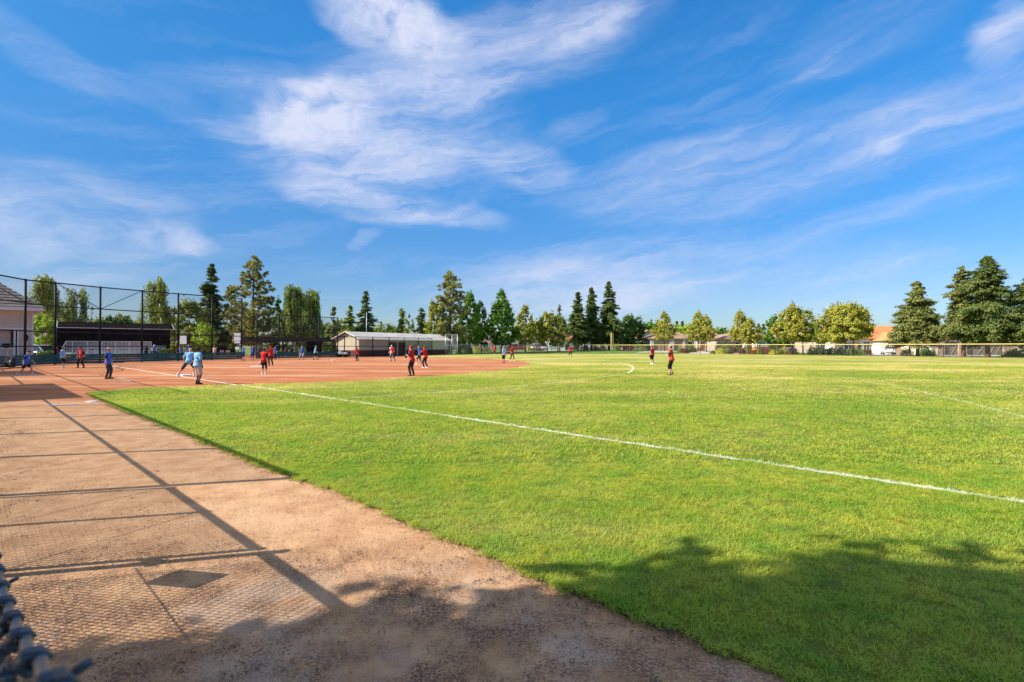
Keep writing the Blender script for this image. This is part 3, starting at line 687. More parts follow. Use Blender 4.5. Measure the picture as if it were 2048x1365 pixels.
broadleaf(at(566, 92), topz(600, 92), 5.0, 'broadleaf_tree', 'dark tree in the gap behind the birch pair', 'tree', GL, L_DARK, 13, .1)
conifer(at(667, 105), topz(614, 105), 3.4, 'slim conifer just right of the dark birch pair', L_CONB, 14, .05, GL, 'conifer_tree', 1.0, power=.7)
conifer(at(700, 108), topz(611, 108), 4.6, 'wide based green conifer above the shed gable', L_OLIV, 15, .03, GL, 'conifer_tree', 1.1, power=.75)
conifer(at(731, 110), topz(582, 110), 5.2, 'tall dark conifer above the left end of the shed roof', L_REDW, 16, .05, GL, 'conifer_tree', 1.3, power=.7)
conifer(at(803, 112), topz(617, 112), 3.6, 'slim green conifer above the middle of the shed roof', L_OLIV, 17, .05, GL, 'conifer_tree', 1.1, power=.7)
conifer(at(843, 112), topz(616, 112), 3.9, 'dark conifer above the right half of the shed roof', L_REDW, 18, .05, GL, 'conifer_tree', 1.1, power=.7)
broadleaf(at(820, 110), topz(629, 110), 2.4, 'young_tree', 'thin airy tree between two conifers above the shed', 'tree', GL, L_OLIV, 19, .1, dens=.5, leaf=.22, gaps=.6)
broadleaf(at(765, 116), topz(650, 116), 6.5, 'broadleaf_tree', 'low olive tree behind the dark lamp heads', 'tree', GL, L_OLIV, 20, .05)
broadleaf(at(682, 118), topz(640, 118), 5.5, 'broadleaf_tree', 'low green tree between the two left conifers', 'tree', GL, L_OLIV, 21, .05)
pine(at(900, 98), topz(542, 98), 7.6, 'tall bronze pine at the right end of the shed', L_PINE, 22, .08, GL, 1.45, .62)
broadleaf(at(871, 96), topz(596, 96), 3.6, 'broadleaf_tree', 'airy yellowish tree on the left flank of the bronze pine', 'tree', GL, L_PEAR, 23, .08, dens=.9, gaps=.4)
broadleaf(at(939, 104), topz(583, 104), 6.4, 'maple_tree', 'deep green maple beside the bronze pine', 'tree', GL, L_GREEN, 24, .17, 'pear', dens=1.3)
broadleaf(at(962, 108), topz(600, 108), 4.2, 'maple_tree', 'narrower maple tucked between two deep green maples', 'tree', GL, L_DARK, 124, .15, 'pear', dens=1.0)
broadleaf(at(1003, 106), topz(581, 106), 6.8, 'maple_tree', 'brightest green maple with a pointed top', 'tree', GL, L_GREEN, 25, .15, 'pear', dens=1.4)
# beyond the outfield fence
broadleaf(at(1051, 112), topz(609, 112), 5.0, 'plane_tree', 'upright yellow green tree right of the brightest maple', 'tree', GO, L_PEAR, 26, .2, 'pear', dens=1.1)
broadleaf(at(1095, 114), topz(627, 114), 4.6, 'plane_tree', 'spreading yellow green tree in front of the white garage', 'tree', GO, L_PEAR, 27, .22, 'oval', dens=1.1)
broadleaf(at(1116, 114), topz(633, 114), 3.4, 'plane_tree', 'small tree under the thin leader before the redwood group', 'tree', GO, L_OLIV, 28, .2, 'oval')
conifer(at(1119, 118), topz(610, 118), 1.8, 'thin sparse conifer leader above the small tree', L_CONB, 29, .3, GO, 'conifer_tree', .6, power=.7)
conifer(at(1156, 122), topz(584, 122), 6.6, 'left redwood of the group of three by the foul pole', L_REDW, 30, .17, GO, dens=1.7, power=.85)
conifer(at(1183, 125), topz(575, 125), 6.6, 'middle redwood of the group of three by the foul pole', L_REDW, 31, .17, GO, dens=1.7, power=.85)
conifer(at(1218, 125), topz(563, 125), 7.4, 'tallest redwood directly behind the yellow foul pole', L_REDW, 32, .16, GO, dens=1.8, power=.85)
broadleaf(at(1263, 130), topz(632, 130), 6.4, 'oak_tree', 'round dark tree right of the yellow foul pole', 'tree', GO, L_DARK, 33, .2, 'oval', dens=1.2)
broadleaf(at(1246, 138), topz(650, 138), 6.0, 'oak_tree', 'low dark tree filling the gap beside the round dark tree', 'tree', GO, L_DARK, 133, .1, 'oval')
broadleaf(at(1329, 118), topz(626, 118), 4.9, 'pear_tree', 'single pear tree before the beige double garage', 'tree', GO, L_PEAR, 34, 0.36, 'pear', .24, 1.35)
broadleaf(at(1396, 114), topz(625, 114), 4.6, 'pear_tree', 'left and taller pear tree of the pair before the pink garage', 'tree', GO, L_PEAR, 35, 0.34, 'pear', .24, 1.35)
broadleaf(at(1413, 113), topz(631, 113), 3.8, 'pear_tree', 'right and shorter pear tree of the pair before the pink garage', 'tree', GO, L_PEAR, 36, 0.36, 'pear', .24, 1.2)
broadleaf(at(1480, 106), topz(622, 106), 4.6, 'pear_tree', 'taller pear tree left of the brick-based window bay', 'tree', GO, L_PEAR, 37, 0.34, 'pear', .24, 1.35)
broadleaf(at(1500, 103), topz(639, 103), 4.3, 'pear_tree', 'shorter leaning pear tree in front of the brick-based window bay', 'tree', GO, L_PEAR, 38, 0.34, 'pear', .24, 1.2)
broadleaf(at(1555, 99), topz(634, 99), 4.2, 'broadleaf_tree', 'green tree on the left side of the broad golden pear', 'tree', GO, L_GREEN, 39, .18, 'oval')
broadleaf(at(1585, 93), topz(610, 93), 6.0, 'pear_tree', 'broad golden pear tree with a pointed top beside the green tree', 'tree', GO, L_PEAR, 40, 0.29, 'pear', .22, 1.6)
broadleaf(at(1606, 97), topz(622, 97), 4.6, 'pear_tree', 'darker green crown behind the broad golden pear', 'tree', GO, L_OLIV, 140, 0.32, 'oval', .22)
broadleaf(at(1637, 91), topz(648, 91), 3.8, 'pear_tree', 'small young pear between the two broad golden trees', 'tree', GO, L_OLIV, 41, 0.40, 'pear', .2, 1.1)
broadleaf(at(1690, 84.5), topz(610, 84.5), 7.0, 'pear_tree', 'largest round golden pear beside the orange tiled house', 'tree', GO, L_PEAR, 42, 0.30, 'oval', .22, 1.8)
broadleaf(at(1706, 86), topz(613, 86), 4.0, 'pear_tree', 'second crown rising behind the largest golden pear', 'tree', GO, L_PEAR, 142, 0.42, 'pear', .22)
conifer(at(1835, 79), topz(563, 79), 6.6, 'conifer right of the white car with two trunks at its foot', L_CONB, 43, .23, GO, 'conifer_tree', 2.0, power=.7, leaf=.17)
conifer(at(1819, 79), topz(622, 79), 5.2, 'low rounded conifer leaning over the garage of the white car', L_CONB, 44, .26, GO, 'conifer_tree', 1.9, power=.45, leaf=.17)
conifer(at(1927, 74.5), topz(532, 74.5), 7.2, 'sparse topped brownish redwood before the taupe garages', L_CONB, 45, .21, GO, dens=2.1, power=.8, sparse_top=.35, leaf=.17)
conifer(at(1975, 71), topz(512, 71), 8.0, 'tallest dense redwood at the right side of the field', L_REDW, 46, .19, GO, dens=2.6, power=.72, sparse_top=.25, leaf=.17)
conifer(at(2062, 69), topz(548, 69), 7.6, 'redwood cut by the right edge of the view', L_REDW, 47, .18, GO, dens=2.0, power=.7, leaf=.17)
# far skyline
FAR = [(205, 150, 640, 'L_OLIV', 11), (250, 160, 634, 'L_OLIV', 12), (232, 150, 632, 'L_DARK', 8), (640, 150, 650, 'L_DARK', 9), (718, 150, 656, 'L_OLIV', 10), (790, 155, 655, 'L_DARK', 10), (868, 150, 652, 'L_OLIV', 9),
       (1075, 165, 650, 'L_DARK', 12), (1135, 165, 655, 'L_OLIV', 12), (1302, 160, 648, 'L_GREEN', 11), (1368, 165, 653, 'L_LIME', 10), (1436, 170, 660, 'L_GREEN', 9), (1530, 165, 664, 'L_GREEN', 7), (1655, 130, 655, 'L_DARK', 9), (1278, 160, 650, 'L_DARK', 9)]
FLAB = ['low far tree line just right of the building roof', 'far olive tree top over the bleacher roof', 'far dark tree top over the bleacher roof', 'far dark tree between birch pair and slim conifer', 'far olive tree under the tall dark conifer', 'far dark tree above the shed middle',
        'far olive tree left of the bronze pine', 'far dark tree between the two yellow green trees', 'far olive tree left of the redwood group', 'far green tree above the white gable', 'far lime tree above the beige garage roof', 'far green tree top right of the pear pair', 'far green tree top above the brick-based bay', 'far dark tree behind the small young pear', 'far dark tree behind the round dark tree']
for i, (px, d, py, mn, wd) in enumerate(FAR):
    broadleaf(at(px, d), topz(py, d), wd, 'broadleaf_tree', FLAB[i], 'tree', GF, globals()[mn], 200+i, .0, 'oval', .5, .8)
for i, (px, d, py, lab) in enumerate([(1354, 190, 644, 'first of two tiny far conifers above the beige garage roof'), (1365, 190, 643, 'second of two tiny far conifers above the beige garage roof'), (1449, 200, 657, 'tiny far conifer above the brown hip roof'),
                                 (1517, 190, 648, 'left tiny far conifer right of the shorter leaning pear'), (1527, 185, 649, 'right tiny far conifer right of the shorter leaning pear'), (263, 170, 640, 'tiny far conifer over the bleacher roof middle')]):
    conifer(at(px, d), topz(py, d), 3.4, lab, L_REDW, 300+i, .02, GF, 'conifer_tree', .7, leaf=.4)
# shade trees standing behind and left of the photographer, out of view; their shadows reach the foreground
def shade_tree(sx, sy, zc, W, H, clear, seed, label):
    L = zc/TAN; broadleaf((sx-L*SH.x, sy-L*SH.y), H, W, 'shade_tree', label, 'tree', 'shade trees behind the camera', L_DARK, seed, clear, 'oval', .20, 1.35, gaps=.35)
shade_tree(-1.5, -.10, 5.2, 5.0, 7.6, .38, 61, 'spreading shade tree nearest to the side fence')
shade_tree(1.2, .80, 6.0, 5.2, 8.6, .36, 62, 'taller shade tree behind the photographer')
shade_tree(5.2, -.1, 6.6, 6.8, 9.2, .38, 63, 'third shade tree behind the photographer')
# ---------------------------------------------------------------- fences, backstop, dugouts
M_BLACKP = mat('black_post', (.012, .014, .019), .6, .1, 5, spec=.15); M_GALV = mat('galvanised_pipe', (.42, .44, .45), .4, .08, 6, metal=.4); M_NAVY = mat('dark_blue_vinyl', (.022, .046, .074), .32, .3, 60, .2, 120, spec=.7)
M_GPAD = mat('green_board', (.012, .075, .075), .55, .15, 2, .2, 10); M_YELLOW = mat('yellow_cap', (.64, .49, .16), .6, .08, 2)
def net_mat(name, col, k):
    if name in MATS: return MATS[name]
    m_ = bpy.data.materials.new(name); m_.use_nodes = True; N = NT(m_.node_tree); b = N.n['Principled BSDF']; b.inputs['Base Color'].default_value = (*col, 1); b.inputs['Roughness'].default_value = .7
    tr = N.node('ShaderNodeBsdfTransparent'); mx = N.node('ShaderNodeMixShader'); mx.inputs[0].default_value = 1-k
    N.l.new(b.outputs[0], mx.inputs[1]); N.l.new(tr.outputs[0], mx.inputs[2]); N.l.new(mx.outputs[0], N.n['Material Output'].inputs[0]); MATS[name] = m_; return m_
N_DARK = net_mat('black_chain_link', (.02, .022, .025), .15); N_GREY = net_mat('grey_chain_link', (.35, .36, .36), .16); N_CLOTH = net_mat('shade_cloth', (.022, .018, .016), .90)

def fence_run(name, label, cat, P, H, post_r, m_, rails, net, group=None, top_mat=None, top_r=None, ext=0.0, post_list=None, braces=None, tops=None):
    """P: post places; H: height; rails: heights; one thing with its posts, rails and chain link"""
    O = P[0]; t = thing(name, label, cat, (O[0], O[1], 0), 0, group); Q = [(p[0]-O[0], p[1]-O[1]) for p in P]
    hs = tops or [H]*len(Q)
    for i, (x, y) in enumerate(Q):
        if post_list is not None and i not in post_list: continue
        b = MB(); b.tube([(x, y, -.05), (x, y, hs[i]+ext)], post_r, 10); b.ball((x, y, hs[i]+ext), post_r*1.15, 8, 6); b.build('post', m_, t, True)
    for h in rails:
        b = MB(); zt = [hh if h == 'top' else h for hh in hs]; top = h == 'top'; rad = (top_r or post_r*.62) if top else post_r*.55
        b.tube([(q[0], q[1], z) for q, z in zip(Q, zt)], rad, 8); b.build('top_rail' if top else 'rail', (top_mat or m_) if top else m_, t, True)
    if net:
        b = MB()
        for i in range(len(Q)-1): b.quad((*Q[i], .05), (*Q[i+1], .05), (*Q[i+1], hs[i+1]-.02), (*Q[i], hs[i]-.02))
        b.build('chain_link', net, t)
    if braces:
        for (i, z0, j, z1) in braces: b = MB(); b.tube([(*Q[i], z0), (*Q[j], z1)], post_r*.35, 6); b.build('brace', m_, t, True)
    return t

# --- low and tall side fence left of the frame (its mesh end is seen at the lower left; its shadows cross the clay)
T_ = np.array((-.733, .680)); N2 = np.array((.680, .733)); CO = .020
def on_fence(s): return CO*N2 + T_*s       # s metres along the fence away from the camera
def s_of(base): return float(np.array(base) @ T_)
def link_wires(s0, s1, z0, z1, pitch, r, ztop=None, k=3):
    """chain-link fabric: upright zigzag wires hooked into each other"""
    h = pitch/2; ns = int((s1-s0)/h); nz = int((z1-z0)/h); A = []; B = []
    for i in range(ns):
        z = z0+h*np.arange(nz+1); side = ((np.arange(nz+1)+i) % 2); s = s0+h*(i+side)
        off = np.where(side == (i % 2), .0016, -.0016)
        P = np.stack([CO*N2[0]+T_[0]*s+N2[0]*off, CO*N2[1]+T_[1]*s+N2[1]*off, z], 1)
        if ztop is not None:
            kz = z <= ztop(s); m_ = kz[:-1] & kz[1:]; A.append(P[:-1][m_]); B.append(P[1:][m_])
        else: A.append(P[:-1]); B.append(P[1:])
    return segs(np.concatenate(A), np.concatenate(B), r, k)
S_LOW_END, S_GATE0, S_GATE1 = -.35, s_of((-3.63, 3.41)), s_of((-5.6, 5.17))
LOWZ = 1.37
lf = thing('low_chain_link_fence', 'waist-high dark blue vinyl chain-link fence end close to the camera at lower left', 'fence')
def post_at(s, h, parent, r=.03, name='post', dn=0.0, m_=M_NAVY):
    p = on_fence(s)+N2*dn; b = MB(); b.tube([(p[0], p[1], -.05), (p[0], p[1], h)], r, 10); b.ball((p[0], p[1], h), r*1.2, 8, 6); return b.build(name, m_, parent, True)
post_at(S_GATE0-.03, 1.47, lf, .036)
def rail_(s0, s1, z, parent, r=.021, name='rail', m_=M_NAVY, z1=None):
    a, b_ = on_fence(s0), on_fence(s1); b = MB(); b.tube([(a[0], a[1], z), (b_[0], b_[1], z if z1 is None else z1)], r, 8); return b.build(name, m_, parent, True)
rail_(2.25, S_GATE0, LOWZ, lf, name='top_rail', r=.036)
rail_(1.4, S_GATE0-.1, .12, lf, .004, 'tension_wire'); rail_(1.4, S_GATE0-.1, .72, lf, .004, 'tension_wire')
EPX = [(0, 1052), (12, 1110), (24, 1165), (38, 1212), (55, 1252), (72, 1285), (90, 1315), (130, 1368), (180, 1440)]
EE = []
for (px, py) in EPX:
    px -= 20
    ray = np.array(((px-1024)/FPX, 1.0)); tt = CO/float(ray @ N2); EE.append((float((ray*tt) @ T_), CAMZ-(py-H0)/FPX*tt))
EE.sort(); ES = np.array([e[0] for e in EE]); EZ = np.array([e[1] for e in EE])
def ztop(s): return np.where(s < 1.3, np.interp(s, ES, EZ), np.interp(s, [1.3, 2.2], [EZ[-1], LOWZ-.03]))
V, F = link_wires(1.0, S_GATE0-.2, .03, LOWZ, .052, .0030, ztop, 5); npmesh('chain_link', V, F, M_NAVY, lf)
# the loose end of the fabric beside the lens: flopped over, wires twisted at the selvage
def loose(s, v, k=0.0):
    q = CO*N2+T_*s-N2*(v*1.15-k); return (q[0], q[1], float(ztop(s))-v)
b = MB(); h = .030; r = .0019
for i in range(32):
    s = .02+i*h; side0 = i % 2; P_ = []
    for j in range(9):
        side = (j+side0) % 2; sw = .0022 if side else -.0022
        for e in (-.16, 0, .16): P_.append(loose(s+h*(side if e == 0 else (side-(1 if side else -1)*abs(e))), .004+h*max(0, j+e), sw))
    b.tube(P_, r, 7, False)
b.build('loose_link', M_NAVY, lf, True)
for i in range(13):
    s = .02+i*.074; b = MB(); P_ = [loose(s+.012, .020)]
    for j in range(10): a = j*1.1; q = loose(s+.012-j*.0024, .016-j*.0012); P_.append((q[0]+.003*math.cos(a)*T_[0]+N2[0]*.003*math.sin(a), q[1]+.003*math.cos(a)*T_[1]+N2[1]*.003*math.sin(a), q[2]))
    if i in (): q = P_[-1]; P_.append((q[0]+N2[0]*.011, q[1]+N2[1]*.011, q[2]+.005))
    b.tube(P_, [r]*(len(P_)-1)+[r*.85], 7); b.build('wire_twist', M_NAVY, lf, True)
P_ = []
for i in range(90):
    s = .0+i*.0105; q = loose(s, -.0005+.0005*math.sin(i*.89), .0005*math.cos(i*.89)); P_.append(q)
b = MB(); b.tube(P_, r*1.35, 8); b.build('edge_wire', M_NAVY, lf, True)
for i in range(11):
    s = .065+i*.074; b = MB(); P_ = []
    for j in range(19):
        a = j*1.05; q = loose(s+.0011*j, 0.0); P_.append((q[0]+N2[0]*.0046*math.cos(a), q[1]+N2[1]*.0046*math.cos(a), q[2]+.0046*math.sin(a)))
    if i in (2, 7): q = P_[-1]; P_.append((q[0]+N2[0]*.004, q[1]+N2[1]*.004, q[2]+.002)); P_.append((q[0]+N2[0]*.0065, q[1]+N2[1]*.0065, q[2]+.003))
    b.tube(P_, .0018, 7); b.build('wire_wrap', M_NAVY, lf, True)
gate = thing('chain_link_gate', 'wide chain-link gate in the side fence', 'gate'); rail_(S_GATE0+.08, S_GATE1-.12, LOWZ, gate, name='top_rail', r=.03); rail_(S_GATE0+.06, S_GATE1-.12, .1, gate)
for s in (S_GATE0+.08, s_of((-4.71, 4.22)), S_GATE1-.12): post_at(s, LOWZ+.02, gate, .027, 'stile')
for a_, b_ in ((S_GATE0+.06, s_of((-4.71, 4.22))), (s_of((-4.71, 4.22)), S_GATE1-.12)): rail_(a_, b_, .12, gate, .005, 'truss_rod', z1=LOWZ-.04)
V, F = link_wires(S_GATE0+.07, S_GATE1-.13, .1, LOWZ, .052, .0034, None, 3); npmesh('chain_link', V, F, M_NAVY, gate)
b = MB()
p = on_fence(S_GATE0); b.box((p[0], p[1], .82), (.16, .07, .05), R(-43)); b.tube([(p[0]+.05*math.cos(k/12*6.283), p[1], .82+.12*math.sin(k/12*6.283)) for k in range(13)], .006, 5); b.build('latch', M_NAVY, gate)

# diamond plate wired to the low fence
c4 = CO*N2+T_*4.53+N2*.02; t = thing('diamond_plate', 'blank diamond plate wired to the side fence', 'sign', (c4[0], c4[1], .88), R(-43)); b = MB(); b.box((0, 0, 0), (.285, .012, .285), 0, ('Y', R(45))); b.build('plate', mat('plate_white', (.7, .7, .68), .5), t)
# tall section 2.41 m
s_posts = [S_GATE1, s_of((-7.49, 6.91)), s_of((-9.5, 8.78)), s_of((-11.6, 10.66)), s_of((-13.7, 12.7)), s_of((-16.2, 15.1))]
tf = thing('side_fence', 'tall chain-link side fence past the gate', 'fence')
for s in s_posts: post_at(s, 2.41, tf, .050)
rail_(s_posts[0], s_posts[-1], 2.41, tf, .036, 'top_rail'); rail_(s_posts[0], s_posts[-1], 1.37, tf, .024)
V, F = link_wires(s_posts[0], s_posts[-1], .05, 2.4, .058, .0026, None, 3); npmesh('chain_link', V, F, M_NAVY, tf)
# higher section running to the backstop
P = [on_fence(s_posts[-1]+k*2.75) for k in range(0, 11)]
fence_run('high_side_fence', 'high netting fence from the side fence to the backstop', 'fence', P, 4.5, .05, M_BLACKP, ['top', 2.9, 1.4], N_DARK, tops=[4.5]*7+[5.3, 6.1, 6.5, 6.6])
# dugouts on the left (roofs cast the two dark shades on the clay)
def dugout(F1, F2, z, name, label):
    F1, F2 = np.array(F1), np.array(F2); t = thing(name, label, 'dugout', (F1[0], F1[1], 0)); d = (F2-F1); L = np.linalg.norm(d); u = d/L; bk = -N2*3.0
    rz = math.atan2(u[1], u[0]); b = MB(); c = (F2-F1)/2+bk/2; b.box((c[0], c[1], z-.06), (L, 3.0, .12), rz); b.build('roof', mat('roof_green', (.05, .08, .07), .7), t)
    for q in (0, .5, 1):
        for k in (0.05, .97): p = d*min(max(q, .02), .98)+bk*k; b = MB(); b.tube([(p[0], p[1], -.02), (p[0], p[1], z-.12)], .05, 8); b.build('post', M_BLACKP, t, True)
    b = MB(); c = d/2+bk*.96; b.box((c[0], c[1], 1.1), (L, .12, 2.2), rz); b.build('back_wall', mat('dugout_block', (.35, .33, .30), .9), t)
    b = MB(); c = d/2+bk*.8; b.box((c[0], c[1], .42), (L-.4, .4, .06), rz); b.build('bench', mat('bench_alu', (.55, .55, .55), .4), t)
dugout((-22.5, 20.3), (-16.3, 14.5), 2.62, 'dugout', 'roofed team dugout behind the side fence'); dugout((-34.0, 31.6), (-28.1, 26.2), 2.62, 'dugout', 'second roofed shelter behind the side fence near the plate')

# --- backstop: seven metre posts, two mid rails, braces, green board wall at its foot
BS = [(0, 36.2), (50, 39.5), (110, 43), (200, 46), (284, 49.5), (356, 53), (424, 56.5), (483, 60.5)]
BP = [np.array(at(px, d)) for px, d in BS]
tops = [Z_at(py, d) for py, (px, d) in zip((553, 560, 566, 575, 582, 588, 593, 598), BS)]
BP = [P[-1]] + BP[1:]; tops[0] = 6.7
bs = fence_run('backstop_fence', 'tall black backstop of posts, rails and netting behind home plate', 'backstop', BP, 7, .085, M_BLACKP, ['top', 4.95, 2.75, 1.55], N_DARK, tops=tops,
               braces=[(0, 6.6, 1, 5.0), (1, 4.95, 2, 7.0), (2, 7.0, 3, 4.95), (3, 4.95, 4, 7.0), (4, 7.0, 5, 4.95), (5, 4.95, 6, 7.0), (6, 7.0, 7, 4.95)])
def board_wall(name, label, pts, h, off=.12, posts=True, slit=True):
    O = pts[0]; t = thing(name, label, 'wall', (O[0], O[1], 0)); k = 4; hh = h/k
    for j in range(k):
        b = MB()
        for i in range(len(pts)-1):
            a, c = np.array(pts[i])-O, np.array(pts[i+1])-O; d = (c-a); L = np.linalg.norm(d); rz = math.atan2(d[1], d[0]); m = (a+c)/2; n = np.array((math.sin(rz), -math.cos(rz)))*off
            b.box((m[0]+n[0], m[1]+n[1], .03+hh*(j+.5)), (L+.02, .045, hh-(.022 if slit else .004)), rz)
        b.build('plank', M_GPAD, t)
    for p in pts: q = np.array(p)-O; b = MB(); b.box((q[0], q[1], h/2), (.10, .10, h+.04)); b.build('wall_post', M_GPAD, t)
    return t
LW = [np.array(on_fence(s_posts[-1]+k*2.75)) for k in (8, 9)]
board_wall('board_wall', 'long dark green board wall along the foot of the backstop', LW+BP[1:], .84)
# --- third base side: lower fence with green wall, dugout with a slanting shade roof
D3 = [np.array(at(px, d)) for px, d in ((513, 62.5), (558, 64.5), (600, 66.5), (638, 68.7), (675, 71))]
fence_run('dugout_fence', 'medium high fence in front of the far dugout', 'fence', D3, 5.55, .075, M_BLACKP, ['top', 3.9, 1.55], N_DARK)
board_wall('board_wall', 'low dark green board wall in front of the far dugout', [np.array(at(516, 62.6))]+D3[1:]+[np.array(at(700, 72.3))], .80)
t = thing('dugout_gate', 'open chain-link gate leaf beside the dugout entrance', 'gate', (*at(506, 62), 0)); b = MB(); b.tube([(0, 0, .05), (0, 0, 1.6), (.7, 1.1, 1.6), (.7, 1.1, .05), (0, 0, .05)], .03, 6); b.build('gate_frame', M_GALV, t, True); b = MB(); b.quad((0, 0, .05), (.7, 1.1, .05), (.7, 1.1, 1.6), (0, 0, 1.6)); b.build('chain_link', N_GREY, t)
FD = [np.array(at(px, d)) for px, d in ((675, 71), (689, 71.6), (712, 72.2), (745.5, 75), (778, 78.2), (808.5, 81.4), (837, 84.5), (864, 87.8))]
fence_run('shed_fence', 'black fence with square panels along the beige shed', 'fence', FD, 2.9, .07, M_BLACKP, ['top', 1.55], N_DARK)
FG = [np.array(at(px, d)) for px, d in ((891, 89), (904, 91), (915, 90))]
fence_run('galvanised_fence', 'tall pale galvanised fence panel at the right end of the shed', 'fence', FG, 3.6, .07, M_GALV, ['top', 1.7], N_GREY)
FH = [np.array((X_at(px, d), d)) for px, d in ((917, 92), (939, 96), (954, 98), (969, 100), (985, 102), (1001, 104), (1017, 106.5), (1033, 109), (1049, 111), (1066, 113), (1086, 115), (1104, 116.5), (1116, 117.5), (1133, 118.5), (1146, 119), (1161, 119.5))]
fence_run('chain_link_fence', 'plain grey chain-link fence without yellow cap left of the foul pole', 'fence', FH, 1.83, .035, M_BLACKP, ['top'], N_GREY, top_mat=M_GALV)
# outfield fence with the yellow cap
OF = [(1161, 119.5), (1174, 119.5), (1191, 119), (1208, 118.5), (1222, 118), (1241, 116.5), (1257, 115), (1274, 113), (1296, 110), (1322, 107), (1348, 104.5), (1374, 102), (1401, 99.5), (1430, 97), (1460, 94.8), (1490, 92.8), (1519, 91), (1551, 89), (1585, 86.8), (1621, 84.6), (1658, 82.6), (1698, 80.3), (1741, 78), (1786, 75.6), (1836, 73), (1887, 70.6), (1944, 68), (2004, 65.4), (2070, 62.8), (2140, 60)]
fence_run('outfield_fence', 'long black outfield fence with a bright yellow top cap', 'fence', [np.array(at(*p)) for p in OF], 1.83, .038, M_BLACKP, ['top'], N_DARK, top_mat=M_YELLOW, top_r=.06)
fp = at(1222.5, 117.6); t = thing('foul_pole', 'yellow foul pole with a narrow side screen', 'foul pole', (*fp, 0)); hz = Z_at(666.5, 117.6)
b = MB(); b.tube([(0, 0, 0), (0, 0, hz)], .10, 10); b.build('pole', M_YELLOW, t, True); b = MB(); b.tube([(0, 0, hz-.05), (.42, 0, hz-.05), (.42, 0, 2.0), (0, 0, 2.0)], .045, 6)
for k in range(5): b.tube([(0, 0, 2.3+k*.5), (.42, 0, 2.3+k*.5)], .015, 4)
b.build('wing_screen', M_YELLOW, t)

# --- bleacher shade on the left behind the backstop
c0 = np.array(at(113, 55)); c1 = np.array(at(350, 62)); u = (c1-c0); LS = np.linalg.norm(u); u /= LS; nb = np.array((-u[1], u[0])); rzS = math.atan2(u[1], u[0])
t = thing('bleacher_shelter', 'dark shade-cloth bleacher shelter behind the backstop', 'shelter', (c0[0], c0[1], 0), rzS)
zf, zb_ = 4.35, 3.6
b = MB()
ns_ = 12
for i in range(ns_):
    x0, x1 = LS*i/ns_, LS*(i+1)/ns_; sg = lambda x: -.07*math.sin(math.pi*((x/LS*4) % 1))
    b.quad((x0, .6, zf-.72+sg(x0)), (x1, .6, zf-.72+sg(x1)), (x1, 2.8, zf+sg(x1)), (x0, 2.8, zf+sg(x0))); b.quad((x0, 2.8, zf), (x1, 2.8, zf), (x1-.4 if i == ns_-1 else x1, 5.2, zf-.3), (x0, 5.2, zf-.3))
b.build('shade_cloth', mat('shade_roof', (.013, .010, .010), 1, .2, 2, spec=0), t)
b = MB(); b.tube([(0, .6, zf-.74), (LS, .6, zf-.74)], .04, 8); b.tube([(LS, .6, zf-.74), (LS, 2.8, zf-.02)], .05, 8); b.tube([(0, .6, zf-.74), (0, 2.8, zf-.02)], .05, 8); b.build('front_beam', M_GALV, t)
for x, y in [(.0, .7), (LS*.34, .7), (LS*.67, .7), (LS, .7), (0, 5.1), (LS*.5, 5.1), (LS, 5.1)]:
    b = MB(); b.tube([(x, y, 0), (x, y, (zf-.74) if y < 1 else zf-.32)], .06, 8); b.build('post', M_BLACKP, t, True)
b = MB(); b.box((LS/2, 5.0, 2.35), (LS, .03, 3.0)); b.box((-.02, 2.9, 2.35), (.03, 4.2, 2.6)); b.build('back_screen', mat('back_cloth', (.020, .017, .016), 1, .3, 1.5, spec=0), t)
b = MB()
for k in range(4): b.box((LS*.55, 2.0+k*.75, .55+k*.36), (LS*.8, .28, .05)); b.box((LS*.55, 1.75+k*.75, .3+k*.36), (LS*.8, .04, .2))
b.build('bench_row', mat('bench_alu', (.55, .55, .55), .4), t)
# white guard rail in front of the bleacher
a0, a1 = np.array(at(133, 52)), np.array(at(303, 57)); v = a1-a0; LR = np.linalg.norm(v); t = thing('white_railing', 'white picket guard rail of the bleacher deck', 'railing', (a0[0], a0[1], 0), math.atan2(v[1], v[0])); M_WHITE = mat('white_paint', (.78, .78, .78), .5, .04, 3)
b = MB(); b.box((LR/2, 0, 2.06), (LR, .06, .07)); b.build('top_rail', M_WHITE, t); b = MB(); b.box((LR/2, 0, .74), (LR, .06, .07)); b.box((LR/2, 0, .62), (LR, .5, .05)); b.build('bottom_rail', M_WHITE, t)
npk = 62
for k in range(npk):
    b = MB(); x = LR*k/(npk-1); wide = k % 10 == 4; b.box((x, 0, 1.38), (.09 if wide else .04, .05 if wide else .03, 1.35)); b.build('picket', M_WHITE, t)
b = MB(); b.box((LR+.25, .0, 1.2), (.5, .05, .9), 0, ('Y', R(28))); b.build('end_panel', M_WHITE, t); b = MB(); b.tube([(0, 0, 2.06), (-.3, -.4, 1.5), (-.3, -.4, .1)], .05, 6); b.tube([(0, 0, .6), (0, 0, 0)], .05, 6); b.tube([(LR, 0, .6), (LR, 0, 0)], .05, 6); b.build('stair_rail', M_WHITE, t)

